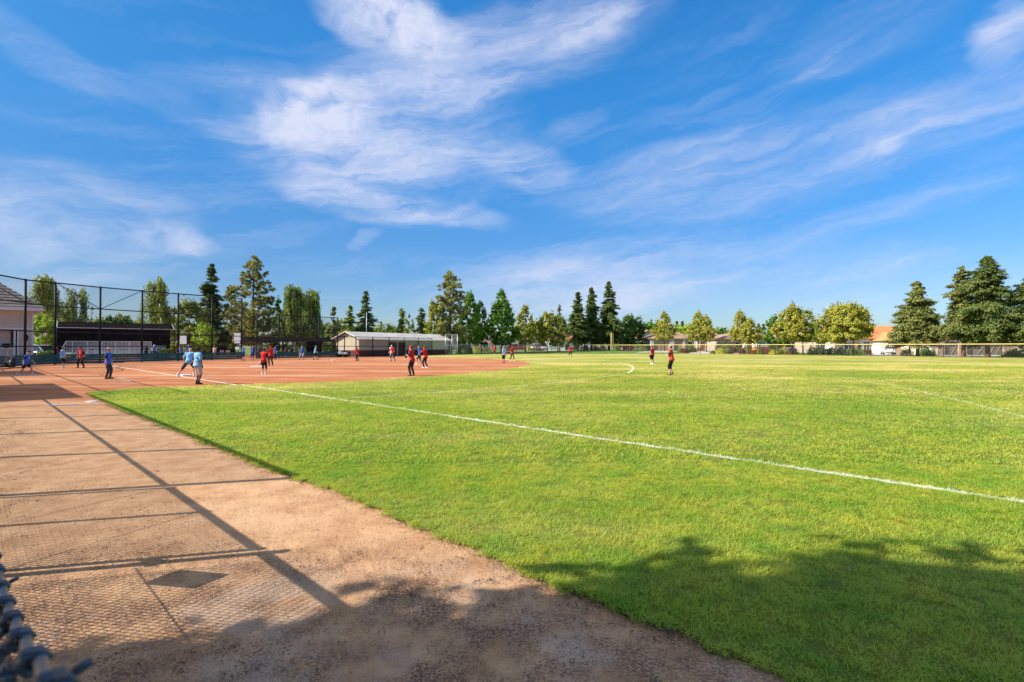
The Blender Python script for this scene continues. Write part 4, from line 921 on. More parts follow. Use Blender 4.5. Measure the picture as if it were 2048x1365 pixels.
# --- far dugout roof behind the third base fence
d0, d1 = np.array(at(503, 67)), np.array(at(672, 76)); v = d1-d0; L3 = np.linalg.norm(v); t = thing('dugout', 'open far dugout under a dark slanting shade roof', 'dugout', (d0[0], d0[1], 0), math.atan2(v[1], v[0]))
zt = 2.85; b = MB(); n_ = 10
for i in range(n_):
    x0, x1 = L3*i/n_, L3*(i+1)/n_; b.quad((x0, 0, zt-.62), (x1, 0, zt-.62), (x1, 2.2, zt), (x0, 2.2, zt)); b.quad((x0, 2.2, zt), (x1, 2.2, zt), (x1, 4.6, zt-.5), (x0, 4.6, zt-.5))
b.quad((0, 0, zt-.62), (0, 2.2, zt), (-1.4, 2.2, zt-.9), (-1.4, .6, zt-1.0)); b.build('shade_cloth', MATS['shade_roof'], t)
b = MB(); b.tube([(0, 0, zt-.64), (L3, 0, zt-.64)], .045, 6); b.build('front_beam', M_BLACKP, t)
for x in (0, L3*.25, L3*.5, L3*.75, L3):
    for y in (.05, 4.5): b = MB(); b.tube([(x, y, 0), (x, y, zt-.6)], .055, 8); b.build('post', M_BLACKP, t, True)
b = MB(); b.box((L3*.5, 3.2, .45), (L3*.85, .35, .05)); b.box((L3*.5, 3.2, .22), (.1, .3, .44)); b.build('bench', MATS['bench_alu'], t)
b = MB(); b.box((L3*.9, 4.4, 1.15), (L3*.2, .05, 2.1)); b.build('back_screen', MATS['back_cloth'], t)
# bags hung on the dugout fence
M_BAG = mat('bag_cloth', (.02, .02, .03), .8, .2, 6)
for (px, d, lab, col) in ((521, 68.5, 'red and black gear bag hanging behind the grey-mitt player', (.12, .012, .015)), (572.5, 69, 'maroon gear bag hanging at the left dugout post', (.07, .02, .03)), (583, 69, 'black gear bag hanging right of the maroon bag', (.015, .015, .02))):
    q = at(px, d); t = thing('gear_bag', lab, 'bag', (*q, 1.0), 0, 'gear bags hung in the far dugout'); b = MB(); b.ball((0, 0, 0), (.26, .16, .42), 12, 10); b.build('body', mat('bag_'+lab[:3], col, .8), t, True)
    b = MB(); b.tube([(-.1, 0, .35), (-.05, 0, .6), (.05, 0, .6), (.1, 0, .35)], .02, 5); b.build('strap', M_BAG, t)
# bat bag hung on the field side of the wall
q = at(21, 35.2); t = thing('bat_rack_bag', 'black bat bag hung on the green wall at far left', 'bag', (*q, 0), R(-15)); b = MB(); b.box((0, 0, .42), (.74, .18, .66)); b.box((0, -.10, .3), (.56, .06, .34)); b.build('body', M_BAG, t, bevel=.04)
b = MB()
for k in range(6): b.tube([(-.3+k*.12, .0, .7), (-.3+k*.12+.01, .02, .88+.03*(k % 2))], [.018, .026], 6)
b.build('bat_handle', mat('bat_metal', (.3, .3, .33), .3, metal=.6), t); b = MB(); b.tube([(.12, -.12, .25), (.12, -.12, -.0)], .02, 5); b.tube([(-.3, -.05, .6), (0, -.12, .78), (.3, -.05, .6)], .02, 5); b.build('strap', M_BAG, t)
b = MB(); b.box((-.33, -.1, .48), (.07, .03, .07)); b.box((.18, -.12, .52), (.06, .03, .13)); b.build('buckle', M_WHITE, t)

# --- beige scorer building at far left
wx0 = X_at(66, 46); t = thing('scorer_building', 'beige clapboard building with hip roof at the far left', 'building', (wx0, 46, 0), R(46)); t.scale = (.74, 1, 1); M_BEIGE = mat('beige_siding', (.56, .51, .42), .8, .06, 2); M_TRIM = mat('trim_white', (.72, .72, .74), .6, .03, 2); M_ROOF = mat('shingle_grey', (.14, .12, .11), .9, .2, 3)
ez = 4.75; WW, DD = 9.0, 7.0
def siding(b, x0, x1, y, z0, z1, ax='x', step=.16):
    z = z0
    while z < z1-.01:
        h = min(step, z1-z)
        if ax == 'x': b.box(((x0+x1)/2, y, z+h/2), (x1-x0, .10, h-.001), 0, ('X', R(4)))
        else: b.box((y, (x0+x1)/2, z+h/2), (.10, x1-x0, h-.001), 0, ('Y', R(4)))
        z += step
b = MB(); siding(b, -WW, 0, 0, 3.05, ez); siding(b, -1.25, -.12, 0, 0, 3.05); siding(b, -WW, -1.7, 0, 0, 1.32); siding(b, -3.1, -1.7, .0, 1.32, 1.33)
siding(b, 0, DD, 0, 0, ez, 'y'); b.box((-WW/2, DD, ez/2), (WW, .12, ez)); b.box((-WW, DD/2, ez/2), (.12, DD, ez)); b.box((-2.55, .6, 2.2), (1.2, .1, 1.8)); b.build('wall', M_BEIGE, t)
b = MB()
for x in (-.06, -1.32, -1.62): b.box((x, -.06, 1.55), (.16, .10, 3.1))
b.box((-.06, -.06, 3.8), (.16, .11, 1.5)); b.box((-WW/2, -.07, 3.12), (WW, .13, .14)); b.box((-WW/2-.8, -.07, 1.36), (WW-1.6, .2, .12)); b.box((-2.2, -.07, .6), (.12, .1, 1.3)); b.box((-WW/2, -.02, .3), (WW, .14, .1)); b.build('trim', M_TRIM, t)
b = MB(); ov = .85; b.prism([(-WW-ov, -ov), (ov, -ov), (ov, DD+ov), (-WW-ov, DD+ov)], ez, ez+.28); b.build('fascia', M_TRIM, t)
b = MB(); zr = ez+.29; A = [(-WW-ov, -ov, zr), (ov, -ov, zr), (ov, DD+ov, zr), (-WW-ov, DD+ov, zr)]; rg1, rg2 = (-WW+3, DD/2, zr+2.6), (-3.2, DD/2, zr+2.6)
def roof_rows(b, e0, e1, r0, r1, n=9):
    e0, e1, r0, r1 = map(Vector, (e0, e1, r0, r1)); nn = (e1-e0).cross(r0-e0).normalized()*.05
    for i in range(n):
        a, c = i/n, (i+1)/n; b.quad(e0.lerp(r0, a)+nn, e1.lerp(r1, a)+nn, e1.lerp(r1, c), e0.lerp(r0, c)); b.quad(e0.lerp(r0, a), e1.lerp(r1, a), e1.lerp(r1, a)+nn, e0.lerp(r0, a)+nn)
for e0, e1, r0, r1 in ((A[0], A[1], rg1, rg2), (A[1], A[2], rg2, rg2), (A[2], A[3], rg2, rg1), (A[3], A[0], rg1, rg1)): roof_rows(b, e0, e1, r0, r1)
b.build('roof', M_ROOF, t)
b = MB(); b.box((-.55, -.16, 2.35), (.06, .16, .06)); b.tube([(-.55, -.22, 2.6), (-.55, -.22, 2.5), (-.55, -.22, 2.15), (-.55, -.22, 2.0)], [.02, .12, .08, .02], 8); b.build('wall_lantern', M_BLACKP, t)
t = thing('till_monitor', 'black monitor standing on the serving counter', 'monitor', (wx0-1.05, 44.6, 1.42), R(46)); b = MB(); b.box((0, 0, .22), (.5, .06, .32)); b.build('screen', M_BLACKP, t, bevel=.02); b = MB(); b.box((0, 0, .03), (.3, .2, .06)); b.build('stand', M_BLACKP, t)

# --- beige shed with metal roof
s0 = np.array((-22.3, 73.4)); s1 = np.array((-11.7, 92.6)); v = s1-s0; LB = float(np.linalg.norm(v)); rz = math.atan2(v[1], v[0])
t = thing('equipment_shed', 'long beige shed with pale metal roof and brown base', 'shed', (s0[0], s0[1], 0), rz); DW = 4.6; M_SHED = mat('shed_siding', (.50, .45, .33), .7, .05, 2); M_BRN = mat('brown_siding', (.10, .035, .03), .8, .12, 2); M_METAL = mat('metal_roof', (.42, .41, .39), .5, .10, 1, spec=.4); M_DOOR = mat('door_maroon', (.12, .025, .022), .6)
b = MB(); b.box((LB/2, DW/2, 1.83), (LB, DW, 1.72)); siding(b, 0, 6.2, -.03, .97, 2.66, 'x', .28); siding(b, 10.2, LB, -.03, .97, 2.66, 'x', .28); siding(b, 6.2, 10.2, -.03, 2.25, 2.66, 'x', .28); b.prism([(-.02, 0), (.1, 0), (.1, DW), (-.02, DW)], 0.97, 2.68)
gv = len(b.v); b.v += [(-.03, 0, 2.6), (-.03, DW, 2.6), (-.03, DW/2, 3.6), (LB+.02, 0, 2.6), (LB+.02, DW, 2.6), (LB+.02, DW/2, 3.6)]; b.f += [(gv, gv+2, gv+1), (gv+3, gv+4, gv+5)]; b.build('wall', M_SHED, t)
b = MB(); b.box((LB/2, DW/2, .48), (LB+.04, DW+.04, .96)); b.build('base_cladding', M_BRN, t)
b = MB(); n = int(LB/.45)
for sgn, y0, y1 in ((1, -.5, DW/2), (-1, DW+.5, DW/2)):
    z0, z1 = 2.62, 3.72; b.quad((-.45, y0, z0), (LB+.45, y0, z0), (LB+.45, y1, z1), (-.45, y1, z1)) if sgn > 0 else b.quad((-.45, y1, z1), (LB+.45, y1, z1), (LB+.45, y0, z0), (-.45, y0, z0))
    for k in range(n+1): x = -.4+(LB+.8)*k/n; b.tube([(x, y0, z0+.02), (x, y1, z1+.02)], .028, 4)
b.build('roof', M_METAL, t)
b = MB(); b.box((LB/2, -.52, 2.58), (LB+.9, .05, .16)); b.tube([(-.46, -.5, 2.62), (-.46, DW/2, 3.70), (-.46, DW+.5, 2.62)], .06, 5); b.box((LB+.3, -.3, 1.3), (.1, .1, 2.6)); b.build('fascia', M_TRIM, t)
for x in (7.1, 9.2): b = MB(); b.box((x, -.10, 1.1), (1.5, .06, 2.15)); d_ = b.build('door', M_DOOR, t); b = MB(); b.ball((x+(.6 if x < 8 else -.6), -.18, 1.05), .05, 8, 6); b.build('door_handle', M_GALV, d_)
b = MB(); b.box((8.15, -.10, 1.12), (.28, .07, 2.2)); b.box((6.25, -.09, 1.12), (.14, .08, 2.25)); b.box((10.1, -.09, 1.12), (.14, .08, 2.25)); b.build('door_frame', mat('frame_grey', (.40, .42, .46), .6), t)
# golf cart at the shed's near corner
q = at(686, 71.2); t = thing('utility_cart', 'small white-topped utility cart parked by the shed corner', 'cart', (*q, 0), R(8)); b = MB(); b.box((0, 0, .55), (1.15, .9, .25)); b.box((-.35, 0, .8), (.3, .85, .4)); b.build('body', mat('cart_white', (.7, .7, .68), .4), t, bevel=.04)
for x in (-.38, .38):
    for y in (-.42, .42): b = MB(); b.tube([(x, y-.07, .22), (x, y+.07, .22)], .22, 12); b.build('wheel', M_BLACKP, t)
# signs behind the backstop
def board_sign(px, d, x0, x1, y0, y1, name, label, n=1, group=None):
    q = at(px, d); t = thing(name, label, 'sign', (*q, 0), 0, group); w_ = (x1-x0)/FPX*d; zc = Z_at((y0+y1)/2, d); hh = (y1-y0)/FPX*d
    b = MB(); b.box((0, 0, zc), (w_, .05, hh)); b.build('panel', mat('sign_white', (.70, .71, .76), .5, .03, 2), t); b = MB(); b.tube([(0, .06, 0), (0, .06, zc+hh/2)], .04, 8); b.build('post', M_GALV, t); return t
board_sign(366.5, 60, 360, 373, 672, 688.5, 'notice_board', 'plain white board behind the fence right of the bleacher roof')
t = board_sign(474.5, 66, 468, 481, 666.5, 682, 'notice_board', 'white scoreboard panel with smaller panels below it')
b = MB(); b.box((0, 0, Z_at(685, 66)), (.72, .05, .26)); b.box((0, -.01, Z_at(696, 66)), (.48, .05, .5)); b.build('lower_panel', MATS['sign_white'], t)
q = at(733, 100); t = thing('light_pole', 'thin pale pole in front of the tall dark conifer', 'pole', (*q, 0)); b = MB(); b.tube([(0, 0, 0), (0, 0, Z_at(624, 100))], [.10, .06], 8); b.build('shaft', M_GALV, t, True)
q = at(768, 104); t = thing('street_lamp', 'double-headed street lamp above the shed roof', 'lamp', (*q, 0)); zz = Z_at(649, 104); b = MB(); b.tube([(0, 0, 0), (0, 0, zz)], .07, 8); b.tube([(-.9, 0, zz+.35), (0, 0, zz-.1), (.8, 0, zz)], .03, 6); b.build('shaft', M_BLACKP, t); b = MB(); b.box((-.85, 0, zz+.38), (.9, .3, .13)); b.build('lamp_head', M_BLACKP, t); b = MB(); b.box((.75, 0, zz), (.8, .3, .12)); b.build('lamp_head', M_BLACKP, t)
# hedges and small things behind the left fences
shrub(at(322, 57), 0, 1.15, 'dark clipped hedge right of the white railing', L_DARK, 71, 'hedge', 'hedge', 'park hedges', .12, True, (1.6, 1.0))
shrub(at(384, 80), 0, 1.55, 'bright clipped hedge block behind the white square board', L_LIME, 72, 'hedge', 'hedge', 'park hedges', .14, True, (1.8, 1.2))
shrub(at(415, 92), 0, 2.0, 'long clipped hedge behind the backstop opening', L_HEDGE, 73, 'hedge', 'hedge', 'park hedges', .16, True, (9.5, 1.2), 9000)
shrub(at(590, 96), 0, 1.8, 'long green hedge seen under the far dugout roof', L_HEDGE, 74, 'hedge', 'hedge', 'park hedges', .16, True, (16, 1.2), 9000)
shrub(at(85, 53), 2.6, 1.0, 'low green hedge beside the beige building', L_HEDGE, 75, 'hedge', 'hedge', 'park hedges', .12)
shrub(at(225, 74), 0, 1.1, 'lit hedge seen through the white railing', L_LIME, 76, 'hedge', 'hedge', 'park hedges', .14, True, (11, 1.0), 5000)
shrub(at(929, 97), 2.8, 2.1, 'round dark green shrub right of the galvanised panel', L_HEDGE, 77, 'shrub', 'shrub', 'park hedges', .14)
# ---------------------------------------------------------------- houses and gardens beyond the outfield
def GZ(x, y):
    t = min(1, max(0, (y-98)/26)); return .5*t*t*(3-2*t)
X, Y = np.meshgrid(np.linspace(-60, 190, 60), np.concatenate([np.linspace(124, 200, 14)]))
M_CONC = mat('concrete', (.50, .44, .38), .9, .1, .8, .2, 12); M_MULCH = mat('mulch', (.40, .29, .22), .95, .2, 1.5, .4, 9); M_YARD = mat('yard_lawn', (.10, .17, .025), .9, .3, .6, .6, 9)
def drape(name, x0, x1, y0, y1, m_, dz, n=24, m=16, fx=None):
    V = []; F = []
    for j in range(m+1):
        for i in range(n+1):
            y = y0+(y1-y0)*j/m; xa, xb = (x0, x1) if fx is None else fx(y); x = xa+(xb-xa)*i/n; V.append((x, y, GZ(x, y)+dz))
    for j in range(m):
        for i in range(n): a = j*(n+1)+i; F.append((a, a+1, a+n+2, a+n+1))
    me = bpy.data.meshes.new(name); me.from_pydata(V, [], F); me.materials.append(m_); o = bpy.data.objects.new(name, me); COL.objects.link(o); return tag(o, kind='structure')
OFP = [np.array(at(*p)) for p in OF]
drape('yard_terrain', -70, 260, 98, 230, M_YARD, -.004, 40, 40)
b = MB(); b.quad((40, 50, -.004), (260, 50, -.004), (260, 98, -.004), (40, 98, -.004)); tag(b.build('yard_ground', M_YARD), kind='structure')
# a pavement strip following the fence
b = MB()
for i in range(len(OFP)-1):
    a, c = OFP[i], OFP[i+1]
    if a[1] > 117: continue
    n = np.array((.75, .66)); za, zc = GZ(*a)+.03, GZ(*c)+.03; b.quad((*(a+n*.8), za), (*(c+n*.8), zc), (*(c+n*2.2), zc), (*(a+n*2.2), za))
tag(b.build('pavement', M_CONC), kind='structure')
def drive(px0, px1, d0, d1, px2=None, px3=None):
    px2 = px2 or px0; px3 = px3 or px1
    def fx(y):
        k = (y-d0)/(d1-d0); return X_at(px2+(px0-px2)*k, y), X_at(px3+(px1-px3)*k, y)
    drape('driveway', 0, 0, d0, d1, M_CONC, .012, 3, 12, fx)
drive(1752, 1818, 79, 97, 1700, 1800); drive(1885, 2006, 71.5, 89.5, 1850, 1990); drive(1398, 1438, 102, 121, 1375, 1450); drive(1303, 1368, 109, 121, 1270, 1340); drive(1090, 1160, 121, 134, 1075, 1150)
def bed(px0, px1, d0, d1):
    drape('planting_bed', 0, 0, d0, d1, M_MULCH, .008, 3, 10, lambda y: (X_at(px0, y), X_at(px1, y)))
bed(1444, 1500, 99, 118); bed(1502, 1575, 94, 106); bed(1370, 1392, 106, 120); bed(1020, 1160, 120, 123.5)

M_TILE = mat('brown_roof_tile', (.36, .24, .17), .85, .15, 1.2); M_OTILE = mat('orange_roof_tile', (.62, .27, .10), .8, .15, 2.5, .3, 6); M_WIN = mat('window_glass', (.03, .04, .05), .12, .0, spec=.8); M_WINT = mat('teal_glass', (.22, .36, .36), .15, .0, spec=.8)
M_STUC = mat('stucco_cream', (.62, .56, .48), .9, .05, 1); M_STUW = mat('stucco_white', (.74, .73, .70), .9, .04, 1); M_STUT = mat('stucco_tan', (.44, .38, .32), .9, .05, 1); M_BRICK = mat('orange_brick', (.48, .19, .10), .9, .2, 6); M_STONE = mat('ledge_stone', (.46, .33, .24), .9, .35, 3, .4, 8)
M_GB = mat('garage_beige', (.52, .38, .25), .7, .04, 2); M_GP = mat('garage_pink', (.55, .28, .21), .7, .04, 2); M_GT = mat('garage_taupe', (.30, .25, .19), .7, .04, 2); M_GW = mat('garage_pale', (.50, .58, .62), .7, .04, 2); M_GO = mat('garage_sand', (.56, .42, .27), .7, .04, 2)
def hip(b, x0, x1, y0, y1, z, h, ov=.5, inset=None, gable=False):
    x0 -= ov; x1 += ov; y0 -= ov; y1 += ov; w, d = x1-x0, y1-y0
    ins = 0 if gable else (inset if inset is not None else min(w, d)/2)
    if w >= d or gable: r0, r1 = (x0+ins, (y0+y1)/2, z+h), (x1-ins, (y0+y1)/2, z+h); faces = [((x0, y0), (x1, y0), r0, r1), ((x1, y1), (x0, y1), r1, r0)]; ends = [((x1, y0), (x1, y1), r1), ((x0, y1), (x0, y0), r0)]
    else: r0, r1 = ((x0+x1)/2, y0+ins, z+h), ((x0+x1)/2, y1-ins, z+h); faces = [((x1, y0), (x1, y1), r0, r1), ((x0, y1), (x0, y0), r1, r0)]; ends = [((x0, y0), (x1, y0), r0), ((x1, y1), (x0, y1), r1)]
    for a, c, ra, rb in faces: roof_rows(b, (*a, z), (*c, z), ra, rb, 10)
    for a, c, r_ in ends: roof_rows(b, (*a, z), (*c, z), r_, r_, 10)
    n = len(b.v); b.v += [(x0, y0, z-.16), (x1, y0, z-.16), (x1, y1, z-.16), (x0, y1, z-.16), (x0, y0, z), (x1, y0, z), (x1, y1, z), (x0, y1, z)]
    for q in ((0, 1, 5, 4), (1, 2, 6, 5), (2, 3, 7, 6), (3, 0, 4, 7), (3, 2, 1, 0)): b.f.append(tuple(n+k for k in q))
def garage(t, x0, x1, z1, y, m_, cols=4, lites=True, xb=False, z0=0.0, name='garage_door'):
    w = x1-x0; b = MB(); b.box(((x0+x1)/2, y+.02, (z0+z1)/2), (w, .04, z1-z0)); rows = 4; g = .06
    for i in range(cols):
        for j in range(rows-1 if lites else rows):
            cw, ch = w/cols, (z1-z0)/rows; b.box((x0+cw*(i+.5), y-.012, z0+ch*(j+.5)), (cw-g, .03, ch-g))
    if xb:
        for i in range(max(1, cols//2)):
            xa, xc = x0+w*i/max(1, cols//2)+.1, x0+w*(i+1)/max(1, cols//2)-.1; zt = z1*.78
            b.tube([(xa, y-.04, z0+.1), (xc, y-.04, zt)], .05, 4); b.tube([(xc, y-.04, z0+.1), (xa, y-.04, zt)], .05, 4)
    g_ = b.build(name, m_, t)
    if lites:
        b = MB(); cw = w/cols; ch = (z1-z0)/rows
        for i in range(cols):
            for k in range(3): b.box((x0+cw*(i+.5)+(k-1)*cw*.27, y-.015, z0+ch*(rows-.5)), (cw*.22, .03, ch*.62))
        b.build('door_light', M_WIN, g_)
def window(t, x0, x1, z0, z1, y, m_=None, cols=2):
    b = MB(); c, w, h = (x0+x1)/2, x1-x0, z1-z0
    b.box((c, y-.03, z1+.05), (w+.24, .08, .12)); b.box((c, y-.05, z0-.05), (w+.3, .12, .10)); b.box((x0-.06, y-.03, (z0+z1)/2), (.12, .08, h)); b.box((x1+.06, y-.03, (z0+z1)/2), (.12, .08, h))
    for k in range(1, cols): b.box((x0+w*k/cols, y-.03, (z0+z1)/2), (.05, .06, h))
    f = b.build('window', M_TRIM, t); b = MB(); b.box((c, y-.005, (z0+z1)/2), (w, .03, h)); b.build('pane', m_ or M_WIN, f)
def house(px0, px1, D, depth, ez, rh, label, wall, roof, name='house', gable=False, ov=.5, inset=None, zoff=None):
    x0, x1 = X_at(px0, D), X_at(px1, D); z = GZ((x0+x1)/2, D) if zoff is None else zoff; t = thing(name, label, 'house', ((x0+x1)/2, D, z), 0, 'houses beyond the outfield'); w = x1-x0
    b = MB(); b.box((0, depth/2, ez/2-.2), (w, depth, ez+.4)); t['w'] = w
    if gable:
        n = len(b.v); b.v += [(-w/2, 0, ez), (w/2, 0, ez), (0, 0, ez+rh*.98)]; b.f.append((n, n+1, n+2))
    b.build('wall', wall, t); b = MB()
    if gable:   # ridge runs away from the viewer
        o_ = ov; s = rh/(w/2)
        for sg in (-1, 1): roof_rows(b, (sg*(w/2+o_), -o_, ez-o_*s) if sg < 0 else (sg*(w/2+o_), depth, ez-o_*s), (sg*(w/2+o_), depth, ez-o_*s) if sg < 0 else (sg*(w/2+o_), -o_, ez-o_*s), (0, -o_, ez+rh) if sg < 0 else (0, depth, ez+rh), (0, depth, ez+rh) if sg < 0 else (0, -o_, ez+rh), 8)
        b.tube([(-w/2-o_, -o_, ez-o_*s-.06), (0, -o_, ez+rh-.06), (w/2+o_, -o_, ez-o_*s-.06)], .12, 4)
    else: hip(b, -w/2, w/2, 0, depth, ez, rh, ov, inset)
    b.build('roof', roof, t)
    lx = lambda px: X_at(px, D)-(x0+x1)/2
    return t, lx, w
# orange tiled house with the white car
t, lx, w_ = house(1668, 1880, 101, 12, 3.1, 2.75, 'white stucco house with bright orange tile roof', M_STUW, M_OTILE, inset=2.0)
window(t, lx(1727), lx(1739), .5, 2.4, 0, None, 2); window(t, lx(1690), lx(1704), .9, 2.2, 0); b = MB(); b.box((lx(1674), -.1, 1.5), (1.2, .2, 3.0)); b.box((lx(1710), -.1, 1.2), (.9, .2, 2.2)); b.build('stone_cladding', M_STONE, t)
b = MB(); b.box((lx(1716), -.05, 1.05), (1.0, .08, 2.1)); d_ = b.build('door', mat('front_door', (.10, .03, .02), .5), t); b = MB(); b.ball((lx(1716)+.4, -.12, 1.0), .05, 8, 6); b.build('door_handle', M_GALV, d_)
x0, x1 = lx(1744), lx(1824)
b = MB(); gw = x1-x0; gc = (x0+x1)/2; b.box((gc, -2.0, 1.4), (gw, 4.2, 2.85)); n = len(b.v); b.v += [(x0, -4.1, 2.8), (x1, -4.1, 2.8), (gc, -4.1, 4.25)]; b.f.append((n, n+1, n+2)); b.build('garage_wing', M_STUW, t)
b = MB(); roof_rows(b, (x0-.5, -4.6, 2.62), (x0-.5, 3.0, 2.62), (gc, -4.6, 4.4), (gc, 3.0, 4.4), 8); roof_rows(b, (x1+.5, 3.0, 2.62), (x1+.5, -4.6, 2.62), (gc, 3.0, 4.4), (gc, -4.6, 4.4), 8); b.tube([(x0-.5, -4.55, 2.52), (gc, -4.55, 4.3), (x1+.5, -4.55, 2.52)], .11, 4); b.build('garage_roof', M_OTILE, t)
b = MB(); b.box((gc, -4.18, 2.62), (gw*.86, .14, .16)); b.build('trim', mat('trim_sand', (.60, .42, .25), .8), t); garage(t, lx(1752), lx(1817), 2.42, -4.13, M_GO, 4); b = MB(); b.box((x0+.35, -4.2, 2.0), (.18, .16, .4)); b.build('wall_lantern', M_BLACKP, t)
# taupe garages
t, lx, w_ = house(1862, 2046, 90, 11, 3.0, 2.3, 'cream house with taupe cross-braced garage doors and stone piers', M_STUC, M_OTILE)
for a, c, k in ((1887, 1914, 2), (1932, 1972, 2), (1977, 2003, 2)): garage(t, lx(a), lx(c), 2.35, -.02, M_GT, 4, True, True)
b = MB()
for a, c, h in ((1872, 1886, 2.3), (1915, 1931, 2.3), (2004, 2044, 1.4)): b.box(((lx(a)+lx(c))/2, -.16, h/2), (lx(c)-lx(a), .32, h))
b.build('stone_cladding', M_STONE, t); b = MB(); b.box((0, -.1, 2.62), (w_, .2, .2)); b.build('trim', M_TRIM, t)
# right edge house behind the last trees
t, lx, w_ = house(2050, 2230, 88, 11, 3.0, 2.3, 'tan house cut by the right edge of the view', M_STUT, M_OTILE); window(t, lx(2080), lx(2100), .9, 2.1, 0)
# brick-based bay house
t, lx, w_ = house(1452, 1562, 112, 12, 2.95, 2.2, 'low house with brick-based window bay and brown roof', M_STUT, M_TILE)
x0, x1 = lx(1503), lx(1536); b = MB(); b.box(((x0+x1)/2, -.6, 1.45), (x1-x0, 1.2, 2.9)); b.build('bay', M_STUW, t); b = MB(); b.box(((x0+x1)/2, -.63, .55), (x1-x0+.06, 1.26, 1.1)); b.box((lx(1492), -.3, .55), (.7, .6, 1.1)); b.build('brick_base', M_BRICK, t); b = MB(); hip(b, x0, x1, -1.2, 1.5, 2.9, 1.1, .35); b.build('bay_roof', M_TILE, t)
window(t, lx(1508), lx(1525), 1.25, 2.3, -1.2, M_WINT, 3); window(t, lx(1470), lx(1484), .9, 2.2, 0); b = MB(); b.box((lx(1489), -.25, 2.0), (.6, .5, 2.0)); b.build('porch_pier', M_STUW, t)
b = MB(); b.box((lx(1548), -.06, 1.2), (2.2, .1, 2.2)); b.build('fence_panel', M_STUT, t)
# pink garage house
t, lx, w_ = house(1391, 1452, 124, 12, 2.95, 2.55, 'house with pink double garage door and brick pier feet', M_STUT, M_TILE, inset=4.5)
garage(t, lx(1401), lx(1436), 2.25, -.02, M_GP, 4); b = MB()
for a, c in ((1393, 1400), (1437, 1441)): b.box(((lx(a)+lx(c))/2, -.15, 1.35), (lx(c)-lx(a), .3, 2.7))
b.build('pier', M_STUW, t); b = MB()
for a, c in ((1393, 1400), (1437, 1441)): b.box(((lx(a)+lx(c))/2, -.17, .35), (lx(c)-lx(a)+.05, .36, .7))
b.build('brick_base', M_BRICK, t); b = MB(); b.box((lx(1396.5), -.36, 2.0), (.16, .12, .3)); b.box((lx(1439), -.36, 2.0), (.16, .12, .3)); b.build('wall_lantern', M_BLACKP, t)
# beige garages house
t, lx, w_ = house(1301, 1392, 125, 12, 2.95, 2.2, 'house with one wide and one narrow beige garage door', M_STUT, M_TILE, inset=4)
garage(t, lx(1308), lx(1338), 2.2, -.02, M_GB, 4, False); garage(t, lx(1349), lx(1364), 2.2, -.02, M_GB, 2, False); b = MB()
for a, c in ((1301, 1307), (1339, 1348), (1365, 1370)): b.box(((lx(a)+lx(c))/2, -.15, 1.4), (lx(c)-lx(a), .3, 2.8))
b.build('pier', M_STUC, t); window(t, lx(1376), lx(1384), 1.2, 2.2, 0)
# white gable and its low neighbour
t, lx, w_ = house(1283, 1308, 146, 10, 4.4, 1.4, 'two-storey white gable with red roof left of the single pear tree', M_STUW, mat('red_roof_tile', (.42, .16, .10), .85, .15, 1.5), gable=True); window(t, lx(1292), lx(1296), 2.4, 3.5, 0); window(t, lx(1288), lx(1300), .6, 1.7, 0)
t, lx, w_ = house(1246, 1284, 146, 10, 2.9, 1.6, 'low cream house under the round dark tree', M_STUC, M_TILE); window(t, lx(1257), lx(1264), .9, 2.2, 0); window(t, lx(1276), lx(1282), .9, 2.2, 0)
t, lx, w_ = house(1096, 1166, 138, 12, 3.0, 2.2, 'long white house with pale blue garage door and dark opening', M_STUW, MATS['red_roof_tile'], inset=3); garage(t, lx(1099), lx(1115), 2.3, -.02, M_GW, 4, False); b = MB(); b.box((lx(1134.5), -.04, 1.05), (1.1, .08, 2.1)); b.build('door', M_WIN, t); window(t, lx(1148), lx(1157), 1.0, 2.2, 0); window(t, lx(1120), lx(1127), 1.2, 2.2, 0)
t, lx, w_ = house(1168, 1240, 150, 12, 3.0, 2.0, 'pale house glimpsed below the redwood group', M_STUC, M_TILE); window(t, lx(1180), lx(1190), 1.0, 2.2, 0); window(t, lx(1200), lx(1208), 1.0, 2.2, 0)
t, lx, w_ = house(1034, 1076, 140, 12, 3.0, 2.0, 'sandy house behind the upright yellow green tree', mat('stucco_sand', (.55, .42, .30), .9, .05), M_TILE); garage(t, lx(1060), lx(1068), 2.2, -.02, M_STUT, 2, False); window(t, lx(1042), lx(1050), 1.0, 2.2, 0)
t, lx, w_ = house(905, 990, 150, 12, 5.6, 1.8, 'tall rosy house partly hidden behind the maples', mat('stucco_rose', (.52, .30, .24), .9, .05), M_TILE)
for a in (918, 935, 952, 970):
    window(t, lx(a), lx(a+7), .8, 2.1, 0); window(t, lx(a), lx(a+7), 3.3, 4.6, 0)
t, lx, w_ = house(1632, 1668, 104, 10, 2.9, 1.8, 'small tan house between the small young pear and the orange tiled house', M_STUT, M_TILE); window(t, lx(1640), lx(1650), .9, 2.1, 0)
t, lx, w_ = house(1562, 1630, 112, 11, 2.9, 1.9, 'tan house hidden behind the broad golden pear', M_STUC, M_TILE); window(t, lx(1570), lx(1580), .9, 2.1, 0); garage(t, lx(1590), lx(1612), 2.2, -.02, M_STUT, 4, False)

